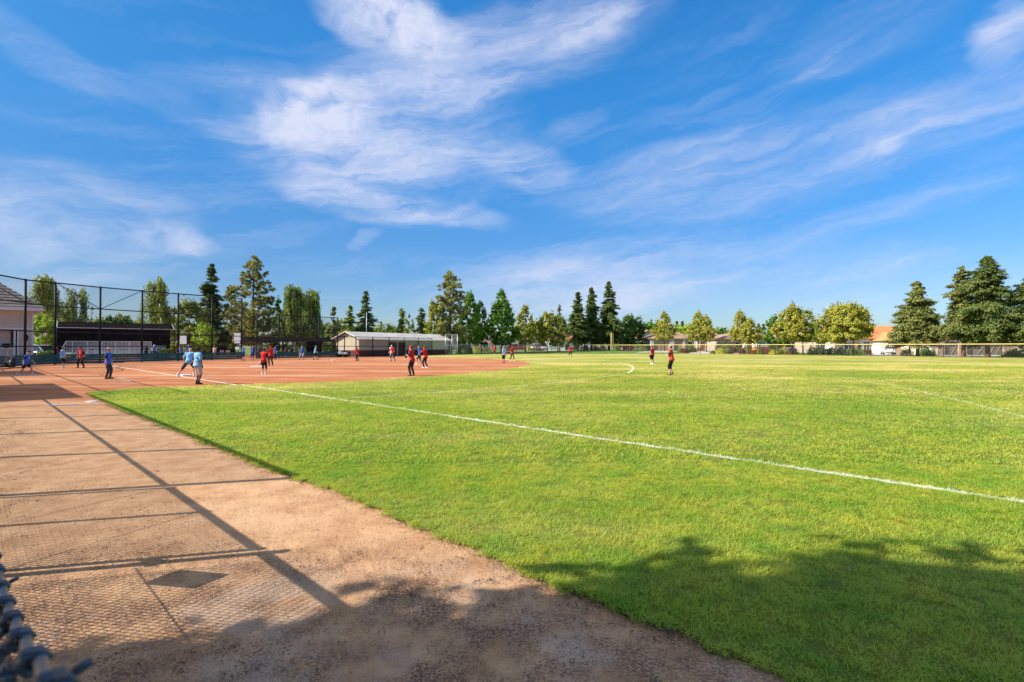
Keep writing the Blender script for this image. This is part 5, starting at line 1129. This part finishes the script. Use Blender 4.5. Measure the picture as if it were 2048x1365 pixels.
# parked white crossover car
def car(loc, rz, label, m_, name='parked_car', L=4.6, W=1.86, H=1.66, z=0.0):
    t = thing(name, label, 'car', (*loc, z), rz, 'parked cars'); hw = W/2
    st = [(-L/2, .72, .38, .98), (-L/2+.12, .90, .30, 1.06), (-L*.33, .95, .25, 1.08), (-L*.1, .95, .24, 1.04), (L*.14, .95, .24, 1.0), (L*.26, .94, .24, .97), (L*.42, .88, .28, .86), (L/2, .66, .40, .68)]
    rings = []
    for y, kw, zb, zt in st:
        w = hw*kw/.95; r_ = [(-w*.86, zb), (w*.86, zb), (w*.98, zb+.15), (w, (zb+zt)/2), (w*.96, zt-.08), (w*.84, zt), (-w*.84, zt), (-w*.96, zt-.08), (-w, (zb+zt)/2), (-w*.98, zb+.15)]; rings.append([(x, y, z_) for x, z_ in r_])
    b = MB(); b.loft(rings); b.build('body', m_, t, True, .0)
    gh = [(-L/2+.14, .80, 1.02, .80, 1.04), (-L/2+.42, .82, 1.04, .70, H-.10), (-L*.2, .84, 1.04, .70, H-.01), (L*.02, .84, 1.02, .69, H), (L*.1, .84, 1.0, .67, H-.05), (L*.27, .80, .95, .76, .99)]
    rings = [[(-hw*a/.95, y, z0), (hw*a/.95, y, z0), (hw*c/.95, y, z1), (hw*c/.95*.85, y, z1+.02), (-hw*c/.95*.85, y, z1+.02), (-hw*c/.95, y, z1)] for y, a, z0, c, z1 in gh]
    b = MB(); b.loft(rings); b.build('window', M_WIN, t, False)
    rr = [(-L/2+.30, .72, H-.20), (-L/2+.42, .72, H-.06), (-L*.2, .73, H+.03), (L*.02, .72, H+.03), (L*.1, .70, H-.02)]
    b = MB(); b.loft([[(-hw*a, y, z_-.05), (hw*a, y, z_-.05), (hw*a*.9, y, z_+.01), (-hw*a*.9, y, z_+.01)] for y, a, z_ in rr])
    for sg in (-1, 1):
        for (y0, z0, x0), (y1, z1, x1) in (((-L/2+.2, 1.04, .87), (-L/2+.45, H-.1, .74)), ((-L*.12, 1.05, .89), (-L*.14, H, .745)), ((L*.27, .98, .84), (L*.1, H-.03, .72)), ((-L*.3, 1.05, .88), (-L*.28, H-.02, .75))): b.tube([(sg*hw*x0, y0, z0), (sg*hw*x1, y1, z1)], .045, 5)
    b.build('roof', m_, t)
    for sx in (-1, 1):
        for y in (-L*.30, L*.31):
            b = MB(); b.tube([(sx*(hw-.22), y, .34), (sx*(hw+.01), y, .34)], .345, 18); wv_ = b.build('wheel', mat('tyre', (.015, .015, .016), .8), t, False); b = MB(); b.tube([(sx*(hw+.0), y, .34), (sx*(hw+.02), y, .34)], .22, 14); b.build('rim', mat('rim', (.5, .5, .52), .3, metal=.8), wv_)
        b = MB(); b.box((sx*hw*.72, -L/2+.06, .93), (.34, .14, .14), 0, ('X', R(-12))); b.build('tail_light', mat('tail_red', (.35, .01, .01), .2), t); b = MB(); b.box((sx*hw*.7, L/2-.14, .74), (.34, .16, .14)); b.build('headlight', mat('lamp_clear', (.7, .72, .75), .1), t)
        b = MB(); b.ball((sx*(hw+.08), L*.17, 1.05), (.10, .06, .07), 8, 6); b.build('mirror', m_, t, True)
    b = MB(); b.box((0, -L/2-.01, .62), (.5, .03, .14)); b.build('number_plate', mat('plate_pale', (.6, .6, .62), .5), t); b = MB(); b.box((0, -L/2+.02, .34), (W*.8, .12, .16)); b.build('bumper', mat('bumper_dark', (.03, .03, .03), .7), t); return t
M_CARW = mat('car_white', (.78, .79, .81), .18, 0, spec=.6)
car(at(1776, 94.2), R(-29), 'white crossover car parked before the sand garage', M_CARW, z=.015)
car(at(83, 56), R(-100), 'pale blue car beside the beige building', mat('car_blue', (.36, .50, .60), .2, 0, spec=.6), z=0)
car(at(1036, 124), R(-92), 'dark red car parked behind the maple trunks', mat('car_red', (.22, .02, .03), .2, 0, spec=.6), z=.45)
car(at(1078, 130), R(-88), 'white car in front of the sandy house', M_CARW, z=.5)

# garden shrubs: px, base depth, width, height, leaf, label
SHR = [(1361, 108, 1.7, 1.1, 'L_HEDGE', 'olive shrub at the left of the narrow beige garage'), (1370, 107, 1.9, 1.0, 'L_MAROON', 'dusky maroon shrub by the drive between the garages'), (1378, 110, 2.0, 1.7, 'L_HEDGE', 'leafy shrub below the small window left of the pink garage'), (1386, 110, 1.6, 1.5, 'L_DARK', 'dark shrub against the white pier of the pink garage'),
 (1425, 102, 1.0, .6, 'L_HEDGE', 'single small round shrub on the pink garage drive'), (1437, 104, 1.6, 1.0, 'L_YEL', 'golden shrub right of the pink garage drive'), (1443, 103, 1.9, 1.1, 'L_YEL', 'larger golden green shrub beside the golden one'), (1454, 102, 1.8, .9, 'L_HEDGE', 'low green mound shrub in the gravel bed'), (1450, 112, 3.6, 2.6, 'L_GREEN', 'small bushy tree before the brown roofed wall'),
 (1461, 103, 1.1, .7, 'L_DARK', 'dark little shrub right of the green mound'), (1473, 108, 1.8, 1.8, 'L_GREEN', 'tall green shrub beside the porch pier'), (1466, 107, 1.4, 1.4, 'L_MAROON', 'maroon shrub left of the tall green shrub'), (1484, 101, 1.4, 1.1, 'L_MAROON', 'maroon shrub at the porch pier foot'), (1494, 103, 1.8, 1.5, 'L_OLIV', 'feathery grey green shrub left of the bay'),
 (1507, 98, 1.8, .8, 'L_RED', 'bright red flowering shrub below the bay window'), (1512, 100, 1.2, 1.2, 'L_YEL', 'golden shrub against the brick base'), (1525, 98, 1.4, 1.2, 'L_RED', 'dark red round shrub at the brick corner'), (1520, 95, 1.2, .8, 'L_HEDGE', 'low grey green shrub before the red ones'), (1534, 97, 1.9, 1.2, 'L_MAROON', 'maroon mound right of the brick corner'), (1543, 96, 1.4, 1.1, 'L_OLIV', 'pale olive shrub on the tan slope'),
 (1548, 93, 1.6, .8, 'L_YEL', 'yellowish low shrub near the fence post'), (1557, 96, 1.8, 1.2, 'L_HEDGE', 'round olive shrub before the pale wall'), (1566, 97, 1.6, 1.4, 'L_YEL', 'tan green shrub at the end of the bed'), (1586, 96, 1.9, 1.5, 'L_MAROON', 'maroon shrub in the shade of the broad golden pear'), (1625, 94, 2.1, 1.6, 'L_OLIV', 'silver green shrub left of the small young pear'), (1637, 95, 2.4, 1.7, 'L_GREEN', 'wide light green shrub behind the small young pear'),
 (1654, 93, 1.8, 1.2, 'L_DARK', 'dark shrub left of the largest golden pear'), (1664, 94, 1.6, 1.4, 'L_YEL', 'golden flowering shrub at the tan wall'), (1682, 94, 1.9, 1.3, 'L_DARK', 'dark shrub behind the largest golden pear trunk'), (1703, 95, 2.0, 1.3, 'L_DARK', 'dark shrub right of the largest golden pear trunk'), (1722, 95, 2.2, 1.2, 'L_HEDGE', 'green shrub below the dark house window'), (1735, 95, 1.6, 1.0, 'L_RED', 'red speckled shrub at the garage corner'),
 (1813, 86, 1.9, 1.15, 'L_HEDGE', 'clipped round shrub right of the white car'), (1857, 84, 2.2, 1.0, 'L_GREEN', 'low green shrub between conifer and taupe garages'), (1849, 84, 1.9, 1.4, 'L_GREEN', 'taller leafy shrub behind the conifer trunks'), (2026, 74, 2.6, 1.0, 'L_HEDGE', 'grey green mound shrub at the right frame side'), (2040, 78, 2.6, 1.4, 'L_DARK', 'dark shrub at the stone wall on the right edge'),
 (1246, 122, 2.6, 1.6, 'L_MAROON', 'maroon shrub right of the foul pole'), (1232, 121, 2.2, 1.5, 'L_HEDGE', 'green shrub directly right of the foul pole'), (1262, 120, 2.4, 1.5, 'L_MAROON', 'rosy shrub under the round dark tree'), (1276, 119, 2.4, 1.6, 'L_GREEN', 'green shrub left of the wide beige garage'), (1290, 117, 2.0, 1.3, 'L_HEDGE', 'olive shrub at the beige house corner'), (1205, 123, 2.2, 1.3, 'L_HEDGE', 'green shrub left of the foul pole'), (1192, 123, 1.6, 1.2, 'L_MAROON', 'maroon shrub between redwood trunks'), (1168, 124, 2.4, 1.4, 'L_MAROON', 'dark maroon shrub at the left redwood foot'),
 (1058, 122, 1.6, 1.2, 'L_YEL', 'yellow green shrub by the sandy house'), (1075, 121, 2.6, 1.4, 'L_MAROON', 'brownish shrub before the white car'), (1150, 123, 1.8, 1.2, 'L_HEDGE', 'green shrub beside the red running fielder'), (955, 112, 2.2, 1.6, 'L_YEL', 'golden shrub behind the plain fence left part'), (972, 112, 2.2, 1.3, 'L_OLIV', 'olive shrub behind the plain fence middle'), (1018, 118, 2.6, 1.5, 'L_MAROON', 'dark maroon shrub behind the blue shirted umpire')]
for i, (px, d, W_, H_, mn, lab) in enumerate(SHR):
    q = at(px, d); o = shrub(q, W_, H_, lab, globals()[mn], 500+i, leaf=.13, n=650); o.location.z = GZ(*q)*.95
# ---------------------------------------------------------------- people
def ik(a, c, l1, l2, pole):
    a, c, pole = Vector(a), Vector(c), Vector(pole); d = c-a; L = min(d.length, (l1+l2)*.998); u = d.normalized(); k = (l1*l1-l2*l2+L*L)/(2*L); h = math.sqrt(max(0, l1*l1-k*k))
    p = (pole-u*pole.dot(u)).normalized(); return a+u*k+p*h, a+u*L
def grown(name, b, m_, parent, vox, label=None):
    o = b.build(name, m_, parent, True, label=label); r = o.modifiers.new('remesh', 'REMESH'); r.mode = 'VOXEL'; r.voxel_size = vox; r.use_smooth_shade = True
    s = o.modifiers.new('smooth', 'SMOOTH'); s.factor = .5; s.iterations = 2; return o
SKIN = {'fair': (.52, .30, .21), 'tan': (.38, .20, .12), 'dark': (.17, .085, .05)}
CC = {'blue': (.03, .12, .52), 'sky': (.20, .42, .66), 'royal': (.02, .09, .42), 'red': (.58, .018, .020), 'orange': (.62, .06, .03), 'black': (.012, .012, .014), 'khaki': (.50, .42, .32), 'grey': (.16, .16, .17), 'white': (.72, .72, .72), 'lblue': (.42, .56, .66),
      'maroon': (.16, .02, .03), 'pink': (.60, .40, .38), 'charcoal': (.04, .042, .05), 'lgrey': (.36, .37, .38), 'navy': (.012, .02, .06), 'tan': (.36, .28, .17), 'brown': (.07, .035, .02), 'blond': (.50, .36, .16), 'whitehair': (.6, .58, .55)}
def cm(c, kind='cloth'): return mat(kind+'_'+c, CC[c], .85 if kind == 'cloth' else .6, .10, 14, .15, 30)
HEAD_ = {'R': -90, 'L': 90, 'A': 0, 'T': 180}
POSE = {  # ankles (x,y), hip height, lean, wrists relative to shoulder (out, fwd, up)
 'stand': dict(l=(-.12, .02), r=(.13, -.03), hip=.91, lean=2, wl=(.08, .06, -.52), wr=(.08, .05, -.52)),
 'wide': dict(l=(-.24, .0), r=(.25, .02), hip=.86, lean=4, wl=(.10, .08, -.50), wr=(.10, .08, -.50)),
 'stride': dict(l=(-.08, .32), r=(.10, -.36), hip=.83, lean=14, wl=(.10, .18, -.46), wr=(.10, -.06, -.50)),
 'walk': dict(l=(-.10, .22), r=(.10, -.22), hip=.88, lean=4, wl=(.08, -.14, -.49), wr=(.08, .18, -.47)),
 'ready': dict(l=(-.22, .04), r=(.24, -.02), hip=.80, lean=26, wl=(.02, .30, -.34), wr=(.02, .30, -.34)),
 'hands': dict(l=(-.14, .02), r=(.16, -.02), hip=.90, lean=5, wl=(-.12, .30, -.22), wr=(-.12, .28, -.24)),
 'face': dict(l=(-.14, .08), r=(.16, -.10), hip=.88, lean=6, wl=(-.10, .28, .02), wr=(-.12, .26, -.02)),
 'knees': dict(l=(-.22, .06), r=(.24, .04), hip=.80, lean=38, wl=(.02, .26, -.44), wr=(.02, .26, -.44)),
 'run': dict(l=(-.08, .10), r=(.08, -.42), hip=.90, lean=10, wl=(.02, .26, -.22), wr=(.06, -.20, -.34), rz=.32),
 'lunge': dict(l=(-.45, -.30), r=(.18, .22), hip=.80, lean=20, wl=(.12, .10, -.45), wr=(.05, .25, -.35)),
 'sit': dict(l=(-.14, .46), r=(.15, .44), hip=.50, lean=10, wl=(-.02, .30, -.38), wr=(-.02, .30, -.38)),
 'cross': dict(l=(-.14, .02), r=(.15, -.02), hip=.91, lean=3, wl=(-.24, .24, -.20), wr=(-.24, .26, -.24)),
}
PG = {'team': 'players and umpires on the field', 'bench': 'people behind the fence'}
def person(px, fy, hp, face, label, pose='stand', shirt='red', sleeve=None, legs='black', cut='long', shoe='black', cap=None, hair='brown', skin='fair', bulk=1.0, glove=None, gcol='black', group='team', ground=None, d=None, extra=None, tail=False):
    D = d or D_of(fy); x = X_at(px, D); P = POSE[pose]
    t = thing('person', label, 'person', (x, D, (TURF_Z if inside(np.array([[x, D]]), FP)[0] else 0.0) if ground is None else ground), R(face if not isinstance(face, str) else HEAD_[face]), PG[group])
    k = bulk; hz = P['hip']; Mx = Matrix.Rotation(R(-P['lean']), 3, 'X'); hip = Vector((0, -.02, hz))
    up = lambda v: hip+Mx @ Vector(v)
    ankL, ankR = Vector((*P['l'], .085)), Vector((*P['r'], P.get('rz', 0)+.085))
    hL, hR = hip+Vector((-.095, 0, -.02)), hip+Vector((.095, 0, -.02))
    kL, aL = ik(hL, ankL, .42, .41, (-.1, 1, 0)); kR, aR = ik(hR, ankR, .42, .41, (.1, 1, 0))
    sh = .185*(1+.25*(k-1)); sL, sR = up((-sh, 0, .50)), up((sh, 0, .50))
    def wr(s, w, sg): return s+(Vector((sg*w[0], w[1], w[2])))
    eL, wL = ik(sL, wr(sL, P['wl'], -1), .28, .25, (-.5, -1, -.2)); eR, wR = ik(sR, wr(sR, P['wr'], 1), .28, .25, (.5, -1, -.2))
    nk, hd = up((0, .0, .56)), up((0, .025, .70)); tiltM = Matrix.Rotation(R(-P['lean']*.35), 3, 'X')
    b = MB()
    def torso(b, g):  # g: extra thickness
        b.ball(up((0, 0, .02)), ((.165+g)*k, (.125+g)*k, .14+g), 14, 10, Mx); b.ball(up((0, .012*k, .16)), ((.148+g)*k**1.2, (.115+g)*k**1.5, .17+g), 14, 10, Mx); b.ball(up((0, .005, .36)), ((.168+g)*(.5+.5*k), (.115+g)*(.4+.6*k), .18+g), 14, 10, Mx)
        for s in (sL, sR): b.cap(up((0, 0, .46)), s, .085+g, .062+g, 10)
    torso(b, 0)
    b.cap(up((0, -.005, .48)), hd-Vector((0, 0, .05)), .060, .054, 10); b.ball(hd, (.077, .095, .118), 14, 12, tiltM); b.ball(hd+tiltM @ Vector((0, .035, -.075)), (.05, .055, .05), 10, 8)   # jaw
    b.cap(hd+tiltM @ Vector((0, .088, .005)), hd+tiltM @ Vector((0, .112, -.022)), .011, .016, 8)
    b.cap(hd+tiltM @ Vector((-.022, .092, -.058)), hd+tiltM @ Vector((.022, .092, -.058)), .008, .008, 8)
    for sg in (-1, 1): b.ball(hd+tiltM @ Vector((sg*.078, .0, -.01)), (.014, .024, .032), 8, 6)
    for h_, kn, an in ((hL, kL, aL), (hR, kR, aR)):
        m1 = h_.lerp(kn, .35); b.cap(h_, kn, .085*k**.7, .056*k**.4, 12); b.cap(kn, an, .053*k**.3, .034, 12); b.ball(kn.lerp(an, .3)+Vector((0, -.012, 0)), (.05, .054, .10), 10, 8); b.cap(an, an+Vector((0, .13, -.045)), .036, .030, 8)
    for s_, e_, w_, sg in ((sL, eL, wL, -1), (sR, eR, wR, 1)):
        b.cap(s_, e_, .050*k**.5, .038*k**.3, 10); b.cap(e_, w_, .038, .025, 10)
        dr = (w_-e_).normalized(); side = Vector((sg, .2, 0)); side = (side-dr*side.dot(dr)).normalized(); nrm = dr.cross(side)*sg
        pc = w_+dr*.05; b.ball(pc, (.040, .017, .050), 10, 8, Matrix((side, nrm, dr)).transposed())
        for q, (ln, ox) in enumerate(((.066, .028), (.076, .010), (.072, -.009), (.055, -.027))):
            f0 = w_+dr*.088+side*ox; f1 = f0+dr*ln*.55+nrm*.010; f2 = f1+dr*ln*.35+nrm*.026; b.tube([f0-dr*.02, f0, f1, f2], [.011, .0105, .0095, .008], 7)
        f0 = w_+dr*.03-side*sg*0+Vector((0, 0, 0))+side*-.036*1; b.tube([f0, f0+dr*.035-side*.02+nrm*.008, f0+dr*.062-side*.022+nrm*.02], [.013, .0115, .009], 7)
    b.v = [tuple(v) for v in b.v]; body = grown('body', b, mat('skin_'+skin, SKIN[skin], .55, .06, 10), t, .0095)
    # shirt: hem over the hips, short sleeves to above the elbow
    g = .016; b = MB(); torso(b, g); b.ball(up((0, 0, -.03)), ((.178+g)*k, (.138+g)*k, .11), 14, 10, Mx); b.cap(up((0, 0, .5)), nk-Vector((0, 0, .02)), .072, .066, 10)
    ends = ((sL, eL), (sR, eR))
    if sleeve != 'none' and (sleeve is None):
        for s_, e_ in ends: b.cap(s_, s_.lerp(e_, .82), .066*k**.5, .060*k**.4, 10)
    so = grown('shirt', b, cm(shirt), t, .013)
    if sleeve not in (None, 'none'):
        for s_, e_ in ends: b = MB(); b.cap(s_.lerp(up((0, 0, .48)), .18), s_.lerp(e_, .86), .070*k**.5, .060*k**.4, 10); grown('sleeve', b, cm(sleeve), so, .013)
    # legwear
    b = MB(); b.ball(up((0, -.01, -.02)), ((.172+.012)*k, (.132+.012)*k, .12), 14, 10, Mx); ll = {'long': 1, 'knee': .45, 'short': 0}[cut]
    for h_, kn, an in ((hL, kL, aL), (hR, kR, aR)):
        if cut == 'short': b.cap(h_, h_.lerp(kn, .62), .104*k**.7, .092*k**.6, 12)
        elif cut == 'knee': b.cap(h_, kn.lerp(h_, .02), .102*k**.7, .078*k**.5, 12)
        elif cut == 'capri': pass
        else: b.cap(h_, kn, .100*k**.7, .072*k**.4, 12); b.cap(kn, an+Vector((0, 0, .02)), .071*k**.4, .056, 12)
    grown('trousers' if cut == 'long' else 'shorts', b, cm(legs), t, .013)
    for an in (aL, aR):
        b = MB(); b.ball(an+Vector((0, -.005, -.035)), (.046, .055, .05), 10, 8); b.ball(an+Vector((0, .085, -.05)), (.048, .10, .036), 12, 8); b.box((an.x, an.y+.05, an.z-.077), (.09, .25, .022)); grown('shoe', b, cm(shoe), t, .010)
        if cut != 'long' and extra != 'nosock': b = MB(); b.cap(an+Vector((0, 0, .01)), an+Vector((0, 0, .07)), .042, .043, 10); b.build('sock', cm('white' if shoe == 'white' else 'black'), t, True)
    # hair, cap, eyes
    b = MB(); b.ball(hd+tiltM @ Vector((0, -.018, .022)), (.086, .092, .110), 14, 10, tiltM)
    if tail: b.cap(hd+tiltM @ Vector((0, -.09, .0)), hd+tiltM @ Vector((0, -.115, -.16)), .034, .02, 8); b.ball(hd+tiltM @ Vector((0, -.045, -.06)), (.075, .05, .09), 10, 8)
    hr = b.build('hair', cm(hair), t, True)
    # hair only above the brow: cut the front lower part by pushing it inside
    for v in hr.data.vertices:
        q = tiltM.transposed() @ (v.co-hd)
        if q.y > .03 and q.z < .045: v.co = hd+tiltM @ Vector((q.x*.6, q.y*.3, q.z))
    if cap:
        b = MB(); top = hd+tiltM @ Vector((0, -.008, .045)); b.ball(top, (.094, .106, .088), 14, 10, tiltM); cp = b.build('cap', cm(cap), t, True)
        for v in cp.data.vertices:
            q = tiltM.transposed() @ (v.co-top)
            if q.z < 0: v.co = top+tiltM @ Vector((q.x, q.y, q.z*.08))
        b = MB(); b.ball(hd+tiltM @ Vector((0, .115, .048)), (.072, .085, .010), 12, 6, tiltM @ Matrix.Rotation(R(-8), 3, 'X')); b.build('cap_brim', cm(cap), cp, True)
    for sg in (-1, 1): b = MB(); b.ball(hd+tiltM @ Vector((sg*.030, .083, .012)), (.011, .008, .008), 8, 6); b.build('eye', mat('eye_dark', (.02, .015, .01), .2), t, True)
    if glove:
        w_, e_, sg = ((wL, eL, -1) if glove == 'L' else (wR, eR, 1)); dr = (w_-e_).normalized(); c = w_+dr*.10
        b = MB(); b.ball(c, (.10, .055, .13), 12, 10, Matrix.Rotation(R(15), 3, 'Y')); b.ball(c+Vector((sg*-.07, .02, .0)), (.035, .04, .07), 8, 6)
        for q in range(4): b.cap(c+Vector(((q-1.5)*.042, .0, -.06)), c+Vector(((q-1.5)*.05, .015, -.145)), .026, .020, 8)
        grown('glove', b, cm(gcol), t, .011)
    if extra == 'chest': b = MB(); zc = up((0, (.13)*k+.005, .34)); [b.box(zc+Vector(((i-3)*.032, -abs(i-3)*.006, 0.004*(i % 2))), (.020, .010, .045)) for i in range(7)]; b.build('chest_lettering', cm('white'), so)
    if extra == 'back': b = MB(); zc = up((0, -(.125)*k, .34)); [b.box(zc+Vector(((i-2.5)*.03, 0, 0)), (.018, .010, .035)) for i in range(6)]; b.build('back_lettering', cm('white'), so)
    if extra == 'braces':
        for h_, kn, an in ((hL, kL, aL), (hR, kR, aR)): b = MB(); b.cap(kn.lerp(h_, .16), kn.lerp(an, .26), .070, .062, 10); b.build('knee_brace', cm('black'), t, True)
    # real size from the photo: scale so that the figure spans its height there
    top = hd.z+.118+(.025 if cap else .01); want = hp/FPX*D; sc = want/top; t.scale = (sc, sc, sc)
    return t
person(52, 751.5, 50, -75, 'woman in blue tee and short black shorts striding right at the far left edge', 'stride', 'blue', 'black', 'black', 'short', 'white', 'black', 'blond', 'fair', 1.08, tail=True, extra='chest')
person(126, 737.5, 44.5, -30, 'heavy person in bright sky blue tee and black shorts by the green wall', 'stand', 'sky', None, 'black', 'knee', 'white', 'tan', 'brown', 'fair', 1.28)
person(163, 736, 42, 175, 'person in red tee with black sleeves and black trousers by the green wall, legs apart', 'wide', 'red', 'black', 'black', 'long', 'black', 'maroon', 'brown', 'tan', 1.0, extra='chest', glove='L')
person(217, 758, 62.5, -80, 'coach in royal blue tee, black sleeves and khaki cap on the left chalk box', 'stand', 'blue', 'black', 'charcoal', 'long', 'black', 'tan', 'brown', 'fair', 1.05)
person(396, 769, 75, -30, 'umpire in pale blue shirt and khaki shorts beside the near base', 'stand', 'sky', None, 'khaki', 'knee', 'black', 'black', 'black', 'dark', 1.12)
person(378, 752.5, 56, 15, 'runner behind the umpire with one leg stretched onto the white base', 'lunge', 'sky', None, 'charcoal', 'knee', 'white', None, 'blond', 'fair', 1.0)
person(487, 721.5, 28, 170, 'left of two blue-shirted players standing in the dugout opening', 'hands', 'royal', None, 'navy', 'knee', 'black', 'lgrey', 'brown', 'fair', 1.0, extra='chest')
person(505, 721.5, 28, 190, 'right of two blue-shirted players standing in the dugout opening', 'cross', 'royal', None, 'navy', 'knee', 'black', 'lgrey', 'brown', 'fair', 1.05, extra='chest')
person(528, 749, 52, -5, 'infielder in red tee and black knee braces with grey mitt seen from behind', 'stand', 'red', 'black', 'black', 'short', 'white', None, 'black', 'tan', 1.0, glove='L', gcol='lgrey', extra='braces')
person(542, 731.5, 40, 60, 'pitcher in plain red tee and long black trousers with red cap', 'hands', 'red', None, 'black', 'long', 'maroon', 'red', 'brown', 'tan', 1.15, glove='L')
person(551, 719, 26, 150, 'blue-shirted player half hidden behind the pitcher', 'stand', 'royal', None, 'navy', 'long', 'black', None, 'brown', 'fair')
person(604, 720, 27, 180, 'blue-shirted player in grey trousers facing us by the low board wall', 'wide', 'royal', None, 'lgrey', 'long', 'black', 'lgrey', 'brown', 'fair', 1.05, extra='chest')
person(631, 720, 28, -60, 'player in light blue tee walking right along the low board wall', 'walk', 'sky', 'navy', 'black', 'knee', 'maroon', 'lgrey', 'brown', 'fair')
person(715, 722, 29, 100, 'fielder in red tee raising hands to the face before the shed', 'face', 'red', None, 'navy', 'long', 'black', 'maroon', 'black', 'tan', 1.15)
person(786.5, 723, 31, 165, 'player in red tee and shorts before the shed doors', 'ready', 'red', None, 'black', 'knee', 'black', None, 'brown', 'tan', 1.0, extra='braces')
person(783.5, 719.5, 29, 175, 'person with white cap right behind the player before the shed doors', 'stand', 'white', None, 'lgrey', 'long', 'white', 'white', 'whitehair', 'fair')
person(824, 752, 61, 70, 'tall infielder in red tee, black sleeves, black trousers and red cap', 'hands', 'red', 'charcoal', 'black', 'long', 'black', 'red', 'brown', 'fair', 1.0, glove='R', gcol='brown')
person(839, 729, 37, 80, 'runner in blue tee and white shoes left of the red fielder with gloved hands up', 'walk', 'blue', None, 'black', 'knee', 'white', 'tan', 'brown', 'tan', 1.0)
person(851, 736, 43, 75, 'fielder in red tee and black leggings holding a glove to the face', 'face', 'red', None, 'black', 'long', 'white', 'red', 'black', 'tan', 1.05, glove='L')
person(989, 711.5, 19, 185, 'distant player in red behind the infield near the plain fence', 'stand', 'red', None, 'black', 'knee', 'white', None, 'brown', 'fair', group='team')
person(1008, 726.5, 34, 60, 'umpire in loose pale blue shirt at the far edge of the infield', 'stand', 'lblue', None, 'black', 'knee', 'maroon', 'lgrey', 'brown', 'tan', 1.35)
person(1024, 721.5, 29, -140, 'fielder in red tee walking right of the pale blue umpire', 'walk', 'red', None, 'black', 'long', 'white', 'maroon', 'brown', 'tan', 1.0)
person(1141, 716, 24.5, -160, 'distant outfielder in red running on the grass', 'run', 'red', None, 'black', 'knee', 'black', 'black', 'black', 'tan', .95)
person(1305, 729.5, 37, 40, 'outfielder in red with dark shorts holding a black glove low', 'stand', 'red', 'maroon', 'navy', 'knee', 'white', 'brown', 'brown', 'fair', 1.0, glove='L')
person(1342.5, 752, 61, 60, 'nearest outfielder in orange red shirt and black knee shorts', 'hands', 'orange', 'charcoal', 'black', 'knee', 'black', 'lgrey', 'brown', 'fair', 1.05, extra='braces')
# behind the fences
person(292, 725, 33.5, 190, 'dark-shirted person leaning over the green wall by the white railing', 'cross', 'navy', None, 'navy', 'long', 'black', None, 'black', 'tan', 1.15, group='bench', ground=0, d=51.5)
person(309, 725, 33, 200, 'blue and white jersey person behind the green wall right of the railing', 'hands', 'royal', 'white', 'lgrey', 'long', 'white', 'white', 'brown', 'fair', 1.1, group='bench', ground=0, d=52)
person(186, 728, 24, 180, 'seated person in white with red cap behind the green wall', 'sit', 'white', None, 'grey', 'long', 'black', 'red', 'brown', 'fair', group='bench', ground=.2, d=47.5)
person(115, 731, 35, 150, 'person in black and red behind the green wall at the backstop corner', 'stand', 'black', 'red', 'black', 'long', 'black', None, 'brown', 'tan', 1.1, group='bench', ground=0, d=45)
person(92, 720, 27, 180, 'person in solid red far behind the hedge at left', 'stand', 'red', None, 'red', 'long', 'red', None, 'brown', 'tan', group='bench', ground=0, d=66)
person(362, 722, 24, 165, 'seated person in blue behind the green wall under the white square board', 'sit', 'royal', None, 'black', 'long', 'black', None, 'blond', 'fair', group='bench', ground=.25, d=54.5)
person(378, 722, 31, 200, 'person in blue shirt standing far behind the umpire head', 'stand', 'royal', None, 'navy', 'long', 'black', None, 'brown', 'fair', group='bench', ground=0, d=57)
person(429, 719, 27.5, 170, 'spectator in pink behind the board wall', 'stand', 'pink', None, 'khaki', 'long', 'white', 'white', 'whitehair', 'fair', 1.2, group='bench', ground=0, d=60)
# two spectators' folding chairs on the park lawn
for (px, d, lab) in ((455, 68, 'pale folding chair on the lawn behind the backstop'), (443, 72, 'second pale folding chair further left on the lawn')):
    q = at(px, d); t = thing('folding_chair', lab, 'chair', (*q, 0), R(20), 'folding chairs'); b = MB(); b.box((0, 0, .45), (.5, .48, .04)); b.build('seat', cm('pink'), t); b = MB(); b.box((0, .24, .75), (.5, .04, .5), 0, ('X', R(-12))); b.build('backrest', cm('pink'), t)
    for sx in (-.23, .23):
        for sy in (-.2, .2): b = MB(); b.tube([(sx, sy, 0), (sx, -sy*.6, .5)], .015, 6); b.build('leg', M_GALV, t)
